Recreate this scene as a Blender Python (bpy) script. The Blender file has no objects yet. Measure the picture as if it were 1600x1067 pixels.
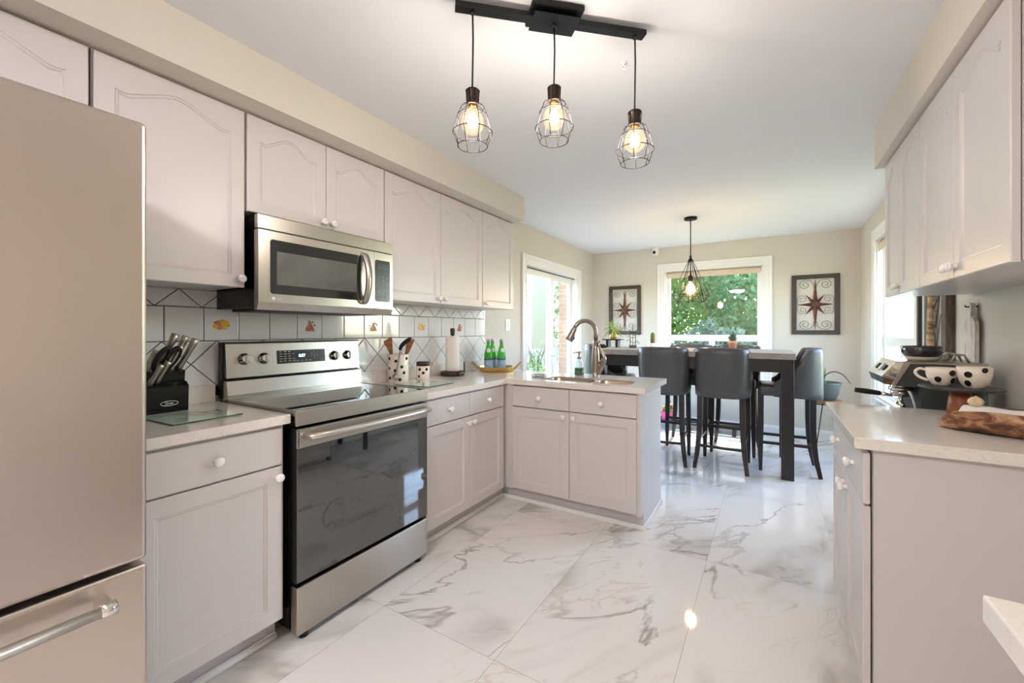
import bpy, bmesh, math, random
from mathutils import Matrix, Vector
PI = math.pi
random.seed(7)
SC = bpy.context.scene
COL = SC.collection

# ------------------------------------------------------------------ camera, world, sun, exposure
cam_d = bpy.data.cameras.new('camera'); cam = bpy.data.objects.new('camera', cam_d); COL.objects.link(cam)
cam_d.sensor_width = 36.0; cam_d.lens = 36.0 * 655 / 1600; cam_d.shift_y = -16.5 / 1600
cam_d.clip_start = 0.02; cam_d.clip_end = 300
cam.location = (0, 0, 1.26); cam.rotation_euler = (PI / 2, 0, math.atan2(401, 655))
SC.camera = cam
vs = SC.view_settings
vs.view_transform = 'Standard'; vs.look = 'None'; vs.gamma = 1.0; vs.use_curve_mapping = False; vs.exposure = 2.14
try: SC.display_settings.display_device = 'sRGB'
except Exception: pass
SC.cycles.max_bounces = 10; SC.cycles.diffuse_bounces = 6; SC.cycles.glossy_bounces = 4
SC.cycles.transparent_max_bounces = 16; SC.cycles.caustics_reflective = False; SC.cycles.caustics_refractive = False
SC.cycles.sample_clamp_indirect = 8.0

w = bpy.data.worlds.new('sky'); SC.world = w; w.use_nodes = True
nt = w.node_tree; nt.nodes.clear()
o_ = nt.nodes.new('ShaderNodeOutputWorld'); b_ = nt.nodes.new('ShaderNodeBackground'); s_ = nt.nodes.new('ShaderNodeTexSky')
s_.sky_type = 'NISHITA'; s_.sun_disc = False; s_.sun_elevation = math.radians(55); s_.sun_rotation = math.radians(15)
s_.dust_density = 1.0; s_.ozone_density = 1.0
nt.links.new(s_.outputs[0], b_.inputs[0]); nt.links.new(b_.outputs[0], o_.inputs[0])
b_.inputs[1].default_value = 0.8

def light(name, kind, loc, energy, color, rot=(0, 0, 0), **kw):
    d = bpy.data.lights.new(name, kind); d.energy = energy; d.color = color
    for k, v in kw.items(): setattr(d, k, v)
    o = bpy.data.objects.new(name, d); COL.objects.link(o); o.location = loc; o.rotation_euler = rot
    return o
# sun comes from beyond the back window, high, slightly from the right
light('sun', 'SUN', (2, 12, 14), 3.0, (1.0, 0.95, 0.86), (math.radians(-32), 0, math.radians(-8)), angle=math.radians(0.6))

# ------------------------------------------------------------------ materials
def lin(c):
    return tuple(((v / 255) / 12.92 if v / 255 <= 0.04045 else ((v / 255 + 0.055) / 1.055) ** 2.4) for v in c)
def rgb(r, g, b): return lin((r, g, b)) + (1,)
def mat(name, color=(200, 200, 200), rough=0.5, metal=0.0, spec=0.5, trans=0.0, ior=1.45, emit=None, estr=0.0, coat=0.0, alpha=1.0):
    m = bpy.data.materials.new(name); m.use_nodes = True
    p = m.node_tree.nodes['Principled BSDF']
    p.inputs['Base Color'].default_value = rgb(*color)
    p.inputs['Roughness'].default_value = rough; p.inputs['Metallic'].default_value = metal
    p.inputs['Specular IOR Level'].default_value = spec; p.inputs['Transmission Weight'].default_value = trans
    p.inputs['IOR'].default_value = ior; p.inputs['Coat Weight'].default_value = coat; p.inputs['Alpha'].default_value = alpha
    if emit: p.inputs['Emission Color'].default_value = rgb(*emit); p.inputs['Emission Strength'].default_value = estr
    return m
def N(m, t, **kw):
    n = m.node_tree.nodes.new(t)
    for k, v in kw.items(): setattr(n, k, v)
    return n
def L(m, a, b): m.node_tree.links.new(a, b)
def P(m): return m.node_tree.nodes['Principled BSDF']
def coords(m, scale=(1, 1, 1), rot=(0, 0, 0), geo=False):
    mp = N(m, 'ShaderNodeMapping'); mp.inputs['Scale'].default_value = scale; mp.inputs['Rotation'].default_value = rot
    if geo: L(m, N(m, 'ShaderNodeNewGeometry').outputs['Position'], mp.inputs['Vector'])
    else: L(m, N(m, 'ShaderNodeTexCoord').outputs['Object'], mp.inputs['Vector'])
    return mp.outputs['Vector']
def ramp(m, fac, stops):
    r = N(m, 'ShaderNodeValToRGB'); cr = r.color_ramp
    while len(cr.elements) < len(stops): cr.elements.new(0.5)
    for e, (p, c) in zip(cr.elements, stops): e.position = p; e.color = rgb(*c)
    L(m, fac, r.inputs['Fac']); return r.outputs['Color']
def noise(m, vec, scale, detail=4, rough=0.5, dist=0.0):
    n = N(m, 'ShaderNodeTexNoise'); n.inputs['Scale'].default_value = scale; n.inputs['Detail'].default_value = detail
    n.inputs['Roughness'].default_value = rough; n.inputs['Distortion'].default_value = dist
    L(m, vec, n.inputs['Vector']); return n.outputs['Fac']
def math_(m, op, a, b=None, c=None, clamp=False):
    n = N(m, 'ShaderNodeMath', operation=op); n.use_clamp = clamp
    for i, v in enumerate((a, b, c)):
        if v is None: continue
        if isinstance(v, (int, float)): n.inputs[i].default_value = v
        else: L(m, v, n.inputs[i])
    return n.outputs[0]
def mixc(m, fac, a, b):
    n = N(m, 'ShaderNodeMix', data_type='RGBA')
    for sock, v in ((n.inputs['Factor'], fac), (n.inputs[6], a), (n.inputs[7], b)):
        if isinstance(v, (int, float)): sock.default_value = v
        elif isinstance(v, tuple): sock.default_value = v
        else: L(m, v, sock)
    return n.outputs[2]
def bump(m, h, strength=0.1, dist=0.002):
    b = N(m, 'ShaderNodeBump'); b.inputs['Strength'].default_value = strength; b.inputs['Distance'].default_value = dist
    L(m, h, b.inputs['Height']); L(m, b.outputs[0], P(m).inputs['Normal'])
def mottled(name, stops, scale=8, rough=0.6, stretch=(1, 1, 1), metal=0, detail=5, spec=0.5, bmp=0, dist=0.4):
    m = mat(name, (200, 200, 200), rough, metal, spec)
    f = noise(m, coords(m, stretch), scale, detail, 0.6, dist)
    L(m, ramp(m, f, stops), P(m).inputs['Base Color'])
    if bmp: bump(m, f, bmp, 0.003)
    return m

M = {}
M['wall'] = mat('wall_paint', (215, 208, 198), 0.75, spec=0.25)
M['ceil'] = mat('ceiling_paint', (230, 230, 232), 0.9, spec=0.1)
M['trim'] = mat('trim_paint', (240, 239, 236), 0.4)
M['cab'] = mat('cabinet_paint', (212, 206, 204), 0.33)
M['cabin'] = mat('cabinet_inside', (70, 66, 64), 0.8)
M['toe'] = mat('toe_kick_paint', (196, 190, 190), 0.5)
M['knob'] = mat('white_porcelain', (244, 241, 238), 0.12, coat=0.5)
M['rose'] = mat('rose_print', (205, 170, 160), 0.3)
M['steel'] = mat('brushed_steel', (188, 182, 173), 0.3, 1.0)
_f = noise(M['steel'], coords(M['steel'], (1, .4, 160)), 4, 2)
L(M['steel'], math_(M['steel'], 'MULTIPLY_ADD', _f, 0.03, 0.27), P(M['steel']).inputs['Roughness'])
M['steel_v'] = mat('fridge_steel', (202, 192, 184), 0.3, 1.0)
_f = noise(M['steel_v'], coords(M['steel_v'], (90, 90, 0.7)), 4, 2)
L(M['steel_v'], math_(M['steel_v'], 'MULTIPLY_ADD', _f, 0.10, 0.27), P(M['steel_v']).inputs['Roughness'])
M['satin'] = mat('satin_steel', (206, 200, 192), 0.36, 1.0)
M['chrome'] = mat('chrome', (225, 222, 218), 0.08, 1.0)
M['nickel'] = mat('brushed_nickel', (170, 159, 149), 0.24, 1.0)
M['sinksteel'] = mat('sink_steel', (176, 158, 142), 0.28, 1.0)
M['black'] = mat('black_enamel', (16, 16, 17), 0.25)
M['blackm'] = mat('black_metal', (30, 29, 30), 0.45, 0.4)
M['blackp'] = mat('black_plastic', (24, 23, 23), 0.4)
M['bglass'] = mat('black_glass', (10, 12, 12), 0.03, spec=0.8, coat=0.6)
M['oglass'] = mat('tinted_oven_glass', (14, 16, 15), 0.03, ior=2.4, spec=0.5)
M['mglass'] = mat('microwave_glass', (34, 35, 34), 0.06, spec=0.8, coat=0.5)
M['mscreen'] = mottled('microwave_screen', [(0.35, (92, 92, 88)), (0.65, (120, 120, 115))], 3, 0.12)
M['panel'] = mat('control_panel_black', (38, 38, 35), 0.25)
M['print'] = mat('panel_print', (190, 190, 185), 0.5)
M['digits'] = mat('blue_digits', (150, 200, 255), 0.4, emit=(150, 200, 255), estr=2.0)
M['quartz'] = mottled('white_quartz', [(0.3, (226, 219, 211)), (0.55, (232, 226, 219)), (0.72, (218, 209, 199))], 60, 0.12, coat if False else (1, 1, 1), detail=3)
M['grout'] = mat('dark_grout', (62, 58, 60), 0.9)
M['tile'] = mat('glossy_white_tile', (232, 231, 232), 0.08, coat=0.4)
M['glass'] = None
def thin_glass(name, tint, fac=0.08, rough=0.0):
    m = bpy.data.materials.new(name); m.use_nodes = True; t = m.node_tree; t.nodes.clear()
    o = t.nodes.new('ShaderNodeOutputMaterial'); mx = t.nodes.new('ShaderNodeMixShader')
    tr = t.nodes.new('ShaderNodeBsdfTransparent'); gl = t.nodes.new('ShaderNodeBsdfGlossy')
    tr.inputs[0].default_value = rgb(*tint); gl.inputs['Roughness'].default_value = rough; mx.inputs[0].default_value = fac
    t.links.new(tr.outputs[0], mx.inputs[1]); t.links.new(gl.outputs[0], mx.inputs[2]); t.links.new(mx.outputs[0], o.inputs[0])
    return m
M['pane'] = thin_glass('window_glass', (250, 252, 250), 0.06)
M['bulbglass'] = thin_glass('bulb_glass', (255, 246, 230), 0.10)
def glow(m, col, st):
    t = m.node_tree; o = [n for n in t.nodes if n.type == 'OUTPUT_MATERIAL'][0]; src = o.inputs[0].links[0].from_socket
    e = t.nodes.new('ShaderNodeEmission'); e.inputs[0].default_value = rgb(*col); e.inputs[1].default_value = st
    a = t.nodes.new('ShaderNodeAddShader'); t.links.new(src, a.inputs[0]); t.links.new(e.outputs[0], a.inputs[1]); t.links.new(a.outputs[0], o.inputs[0])
glow(M['bulbglass'], (255, 226, 190), 0.07)
M['amber'] = thin_glass('amber_glass', (240, 206, 160), 0.10)
glow(M['amber'], (236, 176, 110), 0.10)
M['clear'] = thin_glass('clear_glass', (238, 244, 242), 0.14)
M['filament'] = mat('lit_filament', (255, 220, 160), 0.5, emit=(252, 251, 255), estr=108)
M['filament2'] = mat('lit_bulb_core', (255, 235, 205), 0.5, emit=(255, 248, 246), estr=85)
M['bronze'] = mat('dark_bronze', (72, 58, 52), 0.38, 0.8)
M['wire'] = mat('black_wire', (42, 36, 34), 0.45, 0.6)
M['leather'] = mottled('grey_leather', [(0.3, (76, 76, 76)), (0.7, (86, 86, 86))], 40, 0.3, bmp=0.012)
M['dwood'] = mat('black_stained_wood', (45, 42, 42), 0.3)
M['gwood'] = mottled('weathered_grey_wood', [(0.3, (128, 118, 110)), (0.5, (160, 152, 144)), (0.75, (184, 177, 169))], 6, 0.5, (2, 26, 26))
M['brownwood'] = mottled('brown_wood', [(0.3, (128, 78, 42)), (0.7, (176, 118, 70))], 9, 0.45, (1, 1, 8))
M['troughwood'] = mottled('charred_bark_wood', [(0.32, (52, 36, 28)), (0.46, (118, 80, 56)), (0.56, (164, 118, 84)), (0.70, (204, 170, 138))], 13, 0.55, (1, 1, 2.2), bmp=0.3, dist=1.2)
M['barn'] = mottled('barn_wood', [(0.3, (74, 62, 52)), (0.7, (118, 104, 92))], 10, 0.7, (12, 12, 1))
M['bark'] = mottled('birch_bark', [(0.3, (120, 84, 54)), (0.5, (190, 158, 120)), (0.7, (225, 212, 190))], 14, 0.8, (1, 1, 3))
M['whitewash'] = mottled('whitewashed_wood', [(0.3, (170, 152, 140)), (0.5, (214, 203, 196)), (0.75, (232, 226, 222))], 10, 0.7, (6, 6, 1))
M['rust'] = mottled('rusty_copper', [(0.3, (76, 44, 36)), (0.6, (122, 70, 54)), (0.8, (150, 98, 78))], 20, 0.45, metal=0.4)
M['frame'] = mat('dark_brown_frame', (66, 55, 48), 0.45)
M['cream'] = mat('cream_ceramic', (240, 228, 214), 0.15, coat=0.4)
M['dot'] = mat('black_dot_glaze', (32, 27, 25), 0.2)
M['paper'] = mat('paper_towel', (240, 232, 226), 0.95, spec=0.1)
M['brass'] = mat('polished_brass', (214, 172, 96), 0.16, 1.0)
M['bottle'] = mat('green_bottle_glass', (84, 214, 74), 0.04, trans=0.5, ior=1.3, spec=0.6)
M['lblue'] = mat('blue_label', (150, 178, 206), 0.5)
M['lwhite'] = mat('white_label', (224, 222, 220), 0.5)
M['lred'] = mat('red_print', (190, 60, 70), 0.5)
M['lnavy'] = mat('navy_print', (58, 80, 122), 0.5)
M['cap'] = mat('silver_cap', (190, 186, 196), 0.35, 0.7)
M['greenliq'] = mat('green_soap', (14, 96, 48), 0.1)
M['mint'] = mat('mint_glass', (196, 222, 208), 0.05, coat=0.5)
M['mintedge'] = mat('green_glass_edge', (70, 110, 90), 0.1)
M['ink'] = mat('dark_print', (60, 60, 66), 0.4)
M['ink2'] = mat('dark_red_print', (176, 72, 66), 0.4)
M['ink3'] = mat('green_print', (80, 150, 110), 0.4)
M['leaf'] = mottled('houseplant_leaf', [(0.3, (70, 120, 46)), (0.7, (140, 180, 84))], 12, 0.45)
M['leafy'] = mottled('yellow_green_leaf', [(0.3, (120, 160, 60)), (0.7, (214, 216, 120))], 14, 0.45)
M['cactus'] = mottled('cactus_skin', [(0.3, (84, 96, 48)), (0.7, (136, 134, 74))], 16, 0.6)
M['succ'] = mottled('succulent_leaf', [(0.3, (70, 96, 80)), (0.7, (120, 146, 122))], 20, 0.5)
M['succ2'] = mottled('mixed_succulents', [(0.3, (90, 92, 44)), (0.6, (168, 156, 92)), (0.8, (200, 190, 140))], 24, 0.5)
M['terra'] = mat('terracotta', (206, 150, 122), 0.8)
M['pink'] = mat('pink_pot', (238, 92, 148), 0.35)
M['gpot'] = mat('grey_pot', (84, 86, 82), 0.5)
M['gold'] = mottled('amber_gold_pot', [(0.3, (150, 96, 30)), (0.7, (226, 184, 70))], 24, 0.15)
M['soil'] = mat('soil', (60, 46, 36), 0.95)
M['wpot'] = mat('white_pot', (238, 236, 230), 0.3)
M['blind'] = mat('beige_blind_fabric', (222, 204, 186), 0.8)
M['plastic'] = mat('white_plastic', (240, 240, 238), 0.3)
M['lens'] = mat('black_lens', (14, 14, 16), 0.1)
M['cloth'] = mat('white_cloth', (240, 236, 230), 0.9)
M['garlic'] = mottled('garlic_skin', [(0.3, (206, 178, 142)), (0.7, (232, 212, 182))], 20, 0.6)
M['teal'] = mat('teal_glaze', (88, 122, 116), 0.3)
M['copper'] = mottled('brown_leather_wrap', [(0.3, (124, 66, 36)), (0.7, (170, 100, 62))], 14, 0.4)
M['slate'] = mottled('dark_slate', [(0.3, (56, 56, 55)), (0.7, (70, 70, 68))], 20, 0.45)
M['blackdish'] = mat('dark_glazed_bowl', (48, 42, 40), 0.12, coat=0.6)
M['blackdish2'] = mat('pale_bowl_foot', (196, 182, 168), 0.5)
M['greensteel'] = mat('dark_green_stem', (46, 62, 50), 0.5)
M['brick'] = mat('brick', (206, 170, 140), 0.9)
_b = N(M['brick'], 'ShaderNodeTexBrick'); _b.inputs['Color1'].default_value = rgb(150, 116, 90); _b.inputs['Color2'].default_value = rgb(134, 98, 74)
_b.inputs['Mortar'].default_value = rgb(150, 128, 110); _b.inputs['Scale'].default_value = 1.0
_b.inputs['Brick Width'].default_value = 0.215; _b.inputs['Row Height'].default_value = 0.075; _b.inputs['Mortar Size'].default_value = 0.005
_sx = N(M['brick'], 'ShaderNodeSeparateXYZ'); L(M['brick'], N(M['brick'], 'ShaderNodeNewGeometry').outputs['Position'], _sx.inputs[0])
_cx = N(M['brick'], 'ShaderNodeCombineXYZ'); L(M['brick'], math_(M['brick'], 'ADD', _sx.outputs[0], _sx.outputs[1]), _cx.inputs[0]); L(M['brick'], _sx.outputs[2], _cx.inputs[1])
L(M['brick'], _cx.outputs[0], _b.inputs['Vector']); L(M['brick'], _b.outputs['Color'], P(M['brick']).inputs['Base Color'])
M['lawn'] = mottled('lawn', [(0.3, (74, 92, 60)), (0.7, (116, 130, 92))], 6, 0.9)
M['paving'] = mottled('pale_paving', [(0.3, (120, 118, 112)), (0.7, (140, 136, 130))], 5, 0.9)
M['fencew'] = mat('weathered_white_paint', (166, 168, 166), .6)
M['trunk'] = mottled('tree_bark', [(0.3, (74, 60, 46)), (0.7, (116, 100, 80))], 8, 0.9, (3, 3, 1))
def leafmat(name, a, b):
    m = mat(name, a, 0.5); g = N(m, 'ShaderNodeObjectInfo')
    f = noise(m, coords(m), 1.6, 3, 0.6)
    c = ramp(m, f, [(0.3, a), (0.7, b)])
    L(m, c, P(m).inputs['Base Color'])
    t = N(m, 'ShaderNodeBsdfTranslucent'); L(m, c, t.inputs[0]); mx = N(m, 'ShaderNodeMixShader'); mx.inputs[0].default_value = 0.5
    out = [n for n in m.node_tree.nodes if n.type == 'OUTPUT_MATERIAL'][0]
    L(m, P(m).outputs[0], mx.inputs[1]); L(m, t.outputs[0], mx.inputs[2]); L(m, mx.outputs[0], out.inputs[0])
    return m
M['tleaf'] = leafmat('tree_leaf_green', (78, 110, 52), (132, 156, 84))
M['tleaf2'] = leafmat('tree_leaf_blue_green', (74, 108, 66), (126, 152, 100))
M['hedge'] = leafmat('hedge_leaf', (78, 98, 82), (132, 146, 122))

# marble floor: 24x48 inch polished tiles, grey and gold veins
fm = mat('marble_tiles', (238, 235, 232), 0.05, spec=0.55); M['floor'] = fm
vec = coords(fm, geo=True)
sep = N(fm, 'ShaderNodeSeparateXYZ'); L(fm, vec, sep.inputs[0])
u = math_(fm, 'DIVIDE', math_(fm, 'ADD', sep.outputs[0], 0.29 + 0.606 * 20), 0.606)
v = math_(fm, 'DIVIDE', math_(fm, 'ADD', sep.outputs[1], -1.333 + 1.184 * 20), 1.184)
iu = math_(fm, 'FLOOR', u); iv = math_(fm, 'FLOOR', v); fu = math_(fm, 'FRACT', u); fv = math_(fm, 'FRACT', v)
def edge(fr, wid):
    a = math_(fm, 'LESS_THAN', fr, wid); b = math_(fm, 'GREATER_THAN', fr, 1 - wid); return math_(fm, 'MAXIMUM', a, b)
grout = math_(fm, 'MAXIMUM', edge(fu, 0.0022), edge(fv, 0.0011))
cmb = N(fm, 'ShaderNodeCombineXYZ'); L(fm, math_(fm, 'MULTIPLY', iu, 3.71), cmb.inputs[0]); L(fm, math_(fm, 'MULTIPLY', iv, 5.13), cmb.inputs[1]); 
L(fm, math_(fm, 'ADD', math_(fm, 'MULTIPLY', iu, 1.37), math_(fm, 'MULTIPLY', iv, 2.11)), cmb.inputs[2])
off = N(fm, 'ShaderNodeVectorMath', operation='ADD'); L(fm, vec, off.inputs[0]); L(fm, cmb.outputs[0], off.inputs[1])
mr = N(fm, 'ShaderNodeMapping'); mr.inputs['Rotation'].default_value = (0, 0, math.radians(-54)); L(fm, off.outputs[0], mr.inputs['Vector'])
mp = N(fm, 'ShaderNodeMapping'); mp.inputs['Scale'].default_value = (0.75, 1.7, 1.0); L(fm, mr.outputs['Vector'], mp.inputs['Vector'])
wv = mp.outputs['Vector']
def vein(scale, width, detail, dist, sd):
    sh = N(fm, 'ShaderNodeVectorMath', operation='ADD'); L(fm, wv, sh.inputs[0]); sh.inputs[1].default_value = (sd, sd * 1.7, sd * .3)
    n = noise(fm, sh.outputs[0], scale, detail, 0.55, dist)
    d = math_(fm, 'ABSOLUTE', math_(fm, 'SUBTRACT', n, 0.5))
    return math_(fm, 'SUBTRACT', 1.0, math_(fm, 'DIVIDE', d, width), clamp=True), sh.outputs[0]
v1, s1 = vein(1.05, 0.014, 6, 0.6, 0.0)
mask1 = math_(fm, 'MULTIPLY', math_(fm, 'SUBTRACT', noise(fm, s1, 1.2, 2), 0.43), 6.0, clamp=True)
v2, s2 = vein(0.95, 0.085, 5, 0.6, 0.35)
mask2 = math_(fm, 'MULTIPLY', math_(fm, 'SUBTRACT', noise(fm, s2, 1.1, 2), 0.50), 8.0, clamp=True)
v3, s3 = vein(3.4, 0.02, 5, 0.8, 9.0)
mask3 = math_(fm, 'MULTIPLY', math_(fm, 'SUBTRACT', noise(fm, s3, 1.1, 2), 0.52), 6.0, clamp=True)
v1 = math_(fm, 'MULTIPLY', math_(fm, 'POWER', v1, 1.2), mask1); v2 = math_(fm, 'MULTIPLY', math_(fm, 'POWER', v2, 1.5), mask2); v3 = math_(fm, 'MULTIPLY', v3, mask3)
c = mixc(fm, math_(fm, 'MULTIPLY', v2, 0.85), rgb(231, 226, 222), rgb(178, 172, 164))
c = mixc(fm, math_(fm, 'MULTIPLY', v1, 0.85), c, rgb(150, 143, 134))
c = mixc(fm, math_(fm, 'MULTIPLY', v3, 0.45), c, rgb(196, 176, 144))
c = mixc(fm, math_(fm, 'MULTIPLY', grout, 0.8), c, rgb(168, 156, 146))
L(fm, c, P(fm).inputs['Base Color'])
L(fm, math_(fm, 'MULTIPLY_ADD', grout, 0.4, 0.05), P(fm).inputs['Roughness'])

# ------------------------------------------------------------------ mesh builder
class MB:
    def __init__(s): s.v = []; s.f = []; s.mi = []; s.sm = []; s.X = Matrix.Identity(4); s.cm = 0; s.cs = False
    def add(s, verts, faces, smooth=None):
        b = len(s.v); s.v += [s.X @ Vector(p) for p in verts]
        for f in faces:
            s.f.append([b + i for i in f]); s.mi.append(s.cm); s.sm.append(s.cs if smooth is None else smooth)
        return s
    def box(s, x0, y0, z0, x1, y1, z1, bev=0.0, seg=2):
        if x0 > x1: x0, x1 = x1, x0
        if y0 > y1: y0, y1 = y1, y0
        if z0 > z1: z0, z1 = z1, z0
        vs_ = [(x0, y0, z0), (x1, y0, z0), (x1, y1, z0), (x0, y1, z0), (x0, y0, z1), (x1, y0, z1), (x1, y1, z1), (x0, y1, z1)]
        fs = [(0, 3, 2, 1), (4, 5, 6, 7), (0, 1, 5, 4), (1, 2, 6, 5), (2, 3, 7, 6), (3, 0, 4, 7)]
        if bev <= 0: return s.add(vs_, fs, False)
        bm = bmesh.new(); bv = [bm.verts.new(p) for p in vs_]
        for f in fs: bm.faces.new([bv[i] for i in f])
        bmesh.ops.bevel(bm, geom=bm.edges[:], offset=min(bev, 0.49 * min(x1 - x0, y1 - y0, z1 - z0)), segments=seg, profile=0.5, affect='EDGES')
        bm.verts.index_update(); r = ([tuple(q.co) for q in bm.verts], [[q.index for q in f.verts] for f in bm.faces]); bm.free()
        return s.add(r[0], r[1], bev > 0.012)
    def cyl(s, a, b, r0, r1=None, n=16, caps=True):
        r1 = r0 if r1 is None else r1; return s.lathe(a, b, [(0, r0), (1, r1)], n, caps, frac=True)
    def lathe(s, a, b, prof, n=24, caps=True, frac=False, smooth=True):
        # prof: (distance along a->b, radius)
        a = Vector(a); b = Vector(b); ax = (b - a); ln = ax.length; ax.normalize()
        t = Vector((0, 0, 1)) if abs(ax.z) < 0.9 else Vector((1, 0, 0)); e1 = ax.cross(t).normalized(); e2 = ax.cross(e1)
        vs_ = []; fs = []
        for d, r in prof:
            c = a + ax * (d * ln if frac else d)
            for i in range(n):
                an = 2 * PI * i / n; vs_.append(c + e1 * (r * math.cos(an)) + e2 * (r * math.sin(an)))
        k = len(prof)
        for j in range(k - 1):
            for i in range(n):
                i2 = (i + 1) % n; fs.append((j * n + i, j * n + i2, (j + 1) * n + i2, (j + 1) * n + i))
        s.add(vs_, [f[::-1] for f in fs], smooth)
        if caps:
            b0 = len(s.v) - len(vs_)
            s.f.append([b0 + i for i in range(n)]); s.mi.append(s.cm); s.sm.append(False)
            s.f.append([b0 + (k - 1) * n + i for i in range(n)][::-1]); s.mi.append(s.cm); s.sm.append(False)
        return s
    def curve(s, pts, r, n=8, k=6, **kw):
        pts = [Vector(p) for p in pts]; rs = r if isinstance(r, (list, tuple)) else [r] * len(pts); P_ = []; R_ = []
        for i in range(len(pts) - 1):
            a, b, c, d = pts[max(i - 1, 0)], pts[i], pts[i + 1], pts[min(i + 2, len(pts) - 1)]
            for j in range(k):
                t = j / k; P_.append(.5 * ((2 * b) + (c - a) * t + (2 * a - 5 * b + 4 * c - d) * t * t + (3 * b - a - 3 * c + d) * t ** 3)); R_.append(rs[i] + (rs[i + 1] - rs[i]) * t)
        return s.tube(P_ + [pts[-1]], R_ + [rs[-1]], n, **kw)
    def tube(s, pts, r, n=8, closed=False, prof=None, smooth=True):
        # sweep; r may be a list; prof: list of 2D points replacing the circle (scaled by r)
        pts = [Vector(p) for p in pts]; m = len(pts); rs = r if isinstance(r, (list, tuple)) else [r] * m
        pr = prof or [(math.cos(2 * PI * i / n), math.sin(2 * PI * i / n)) for i in range(n)]; n = len(pr)
        up = None; vs_ = []
        for i, p in enumerate(pts):
            if closed: t = pts[(i + 1) % m] - pts[i - 1]
            else: t = pts[min(i + 1, m - 1)] - pts[max(i - 1, 0)]
            t.normalize()
            if up is None:
                up = Vector((0, 0, 1)) if abs(t.z) < 0.9 else Vector((0, 1, 0))
                up = (up - t * up.dot(t)).normalized()
            else: up = (up - t * up.dot(t)).normalized()
            sd = t.cross(up)
            for (x, y) in pr: vs_.append(p + sd * (x * rs[i]) + up * (y * rs[i]))
        fs = []
        for j in range(m if closed else m - 1):
            j2 = (j + 1) % m
            for i in range(n): fs.append((j * n + i, j * n + (i + 1) % n, j2 * n + (i + 1) % n, j2 * n + i))
        if not closed: fs.append(tuple(range(n))[::-1]); fs.append(tuple((m - 1) * n + i for i in range(n)))
        return s.add(vs_, fs, smooth)
    def prism(s, poly, y0, y1, plane='xz'):
        # extrude a polygon; plane xz -> along y, yz -> along x, xy -> along z
        f = {'xz': lambda p, d: (p[0], d, p[1]), 'yz': lambda p, d: (d, p[0], p[1]), 'xy': lambda p, d: (p[0], p[1], d)}[plane]
        n = len(poly); vs_ = [f(p, y0) for p in poly] + [f(p, y1) for p in poly]
        fs = [tuple(range(n))[::-1], tuple(range(n, 2 * n))] + [(i, (i + 1) % n, n + (i + 1) % n, n + i) for i in range(n)]
        return s.add(vs_, fs, False)
    def rrect(s, y0, z0, y1, z1, r, x0, x1):
        pl = []
        for cy, cz, a0 in ((y1 - r, z1 - r, 0), (y0 + r, z1 - r, .5 * PI), (y0 + r, z0 + r, PI), (y1 - r, z0 + r, 1.5 * PI)):
            pl += [(cy + r * math.cos(a0 + q * PI / 10), cz + r * math.sin(a0 + q * PI / 10)) for q in range(6)]
        return s.prism(pl, x0, x1, 'yz')
    def ball(s, c, r, n=16, m=10, sc=(1, 1, 1)):
        vs_ = [(c[0], c[1], c[2] - r * sc[2])]; fs = []
        for j in range(1, m):
            ph = -PI / 2 + PI * j / m
            for i in range(n):
                a = 2 * PI * i / n; vs_.append((c[0] + r * sc[0] * math.cos(ph) * math.cos(a), c[1] + r * sc[1] * math.cos(ph) * math.sin(a), c[2] + r * sc[2] * math.sin(ph)))
        vs_.append((c[0], c[1], c[2] + r * sc[2])); e = len(vs_) - 1
        for i in range(n): fs.append((0, 1 + (i + 1) % n, 1 + i)); fs.append((e, 1 + (m - 2) * n + i, 1 + (m - 2) * n + (i + 1) % n))
        for j in range(m - 2):
            for i in range(n): fs.append((1 + j * n + i, 1 + j * n + (i + 1) % n, 1 + (j + 1) * n + (i + 1) % n, 1 + (j + 1) * n + i))
        return s.add(vs_, fs, True)
    def grid(s, rows, smooth=True, close_u=False):
        n = len(rows[0]); vs_ = [p for r in rows for p in r]; fs = []
        for j in range(len(rows) - 1):
            for i in range(n if close_u else n - 1): fs.append((j * n + i, j * n + (i + 1) % n, (j + 1) * n + (i + 1) % n, (j + 1) * n + i))
        return s.add(vs_, fs, smooth)

WM = {}
def world_of(o):
    return WM[o.name] if o is not None else Matrix.Identity(4)
def clean_normals(me):
    bm = bmesh.new(); bm.from_mesh(me); bmesh.ops.recalc_face_normals(bm, faces=bm.faces[:]); bm.to_mesh(me); bm.free()
def part(name, mb, m, parent=None, world=False, loc=(0, 0, 0), recalc=True, label=None):
    """links the builder as one mesh object"""
    me = bpy.data.meshes.new(name)
    X = (world_of(parent).inverted() if world else Matrix.Identity(4))
    lo = Vector(loc)
    me.from_pydata([tuple((X @ p) - lo) for p in mb.v], [], mb.f)
    for i, p in enumerate(me.polygons): p.material_index = mb.mi[i]; p.use_smooth = mb.sm[i]
    for mm in (m if isinstance(m, (list, tuple)) else [m]): me.materials.append(mm)
    if recalc: clean_normals(me)
    o = bpy.data.objects.new(name, me); COL.objects.link(o)
    if parent: o.parent = parent
    o.location = lo
    WM[o.name] = world_of(parent) @ Matrix.Translation(lo)
    if label: o['label'] = label
    return o
def thing(name, label, cat, loc=(0, 0, 0), rotz=0.0, group=None):
    o = bpy.data.objects.new(name, None); COL.objects.link(o); o.empty_display_size = 0.05
    o.location = loc; o.rotation_euler = (0, 0, rotz); o['label'] = label; o['category'] = cat
    if group: o['group'] = group
    WM[o.name] = Matrix.Translation(loc) @ Matrix.Rotation(rotz, 4, 'Z')
    return o
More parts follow.
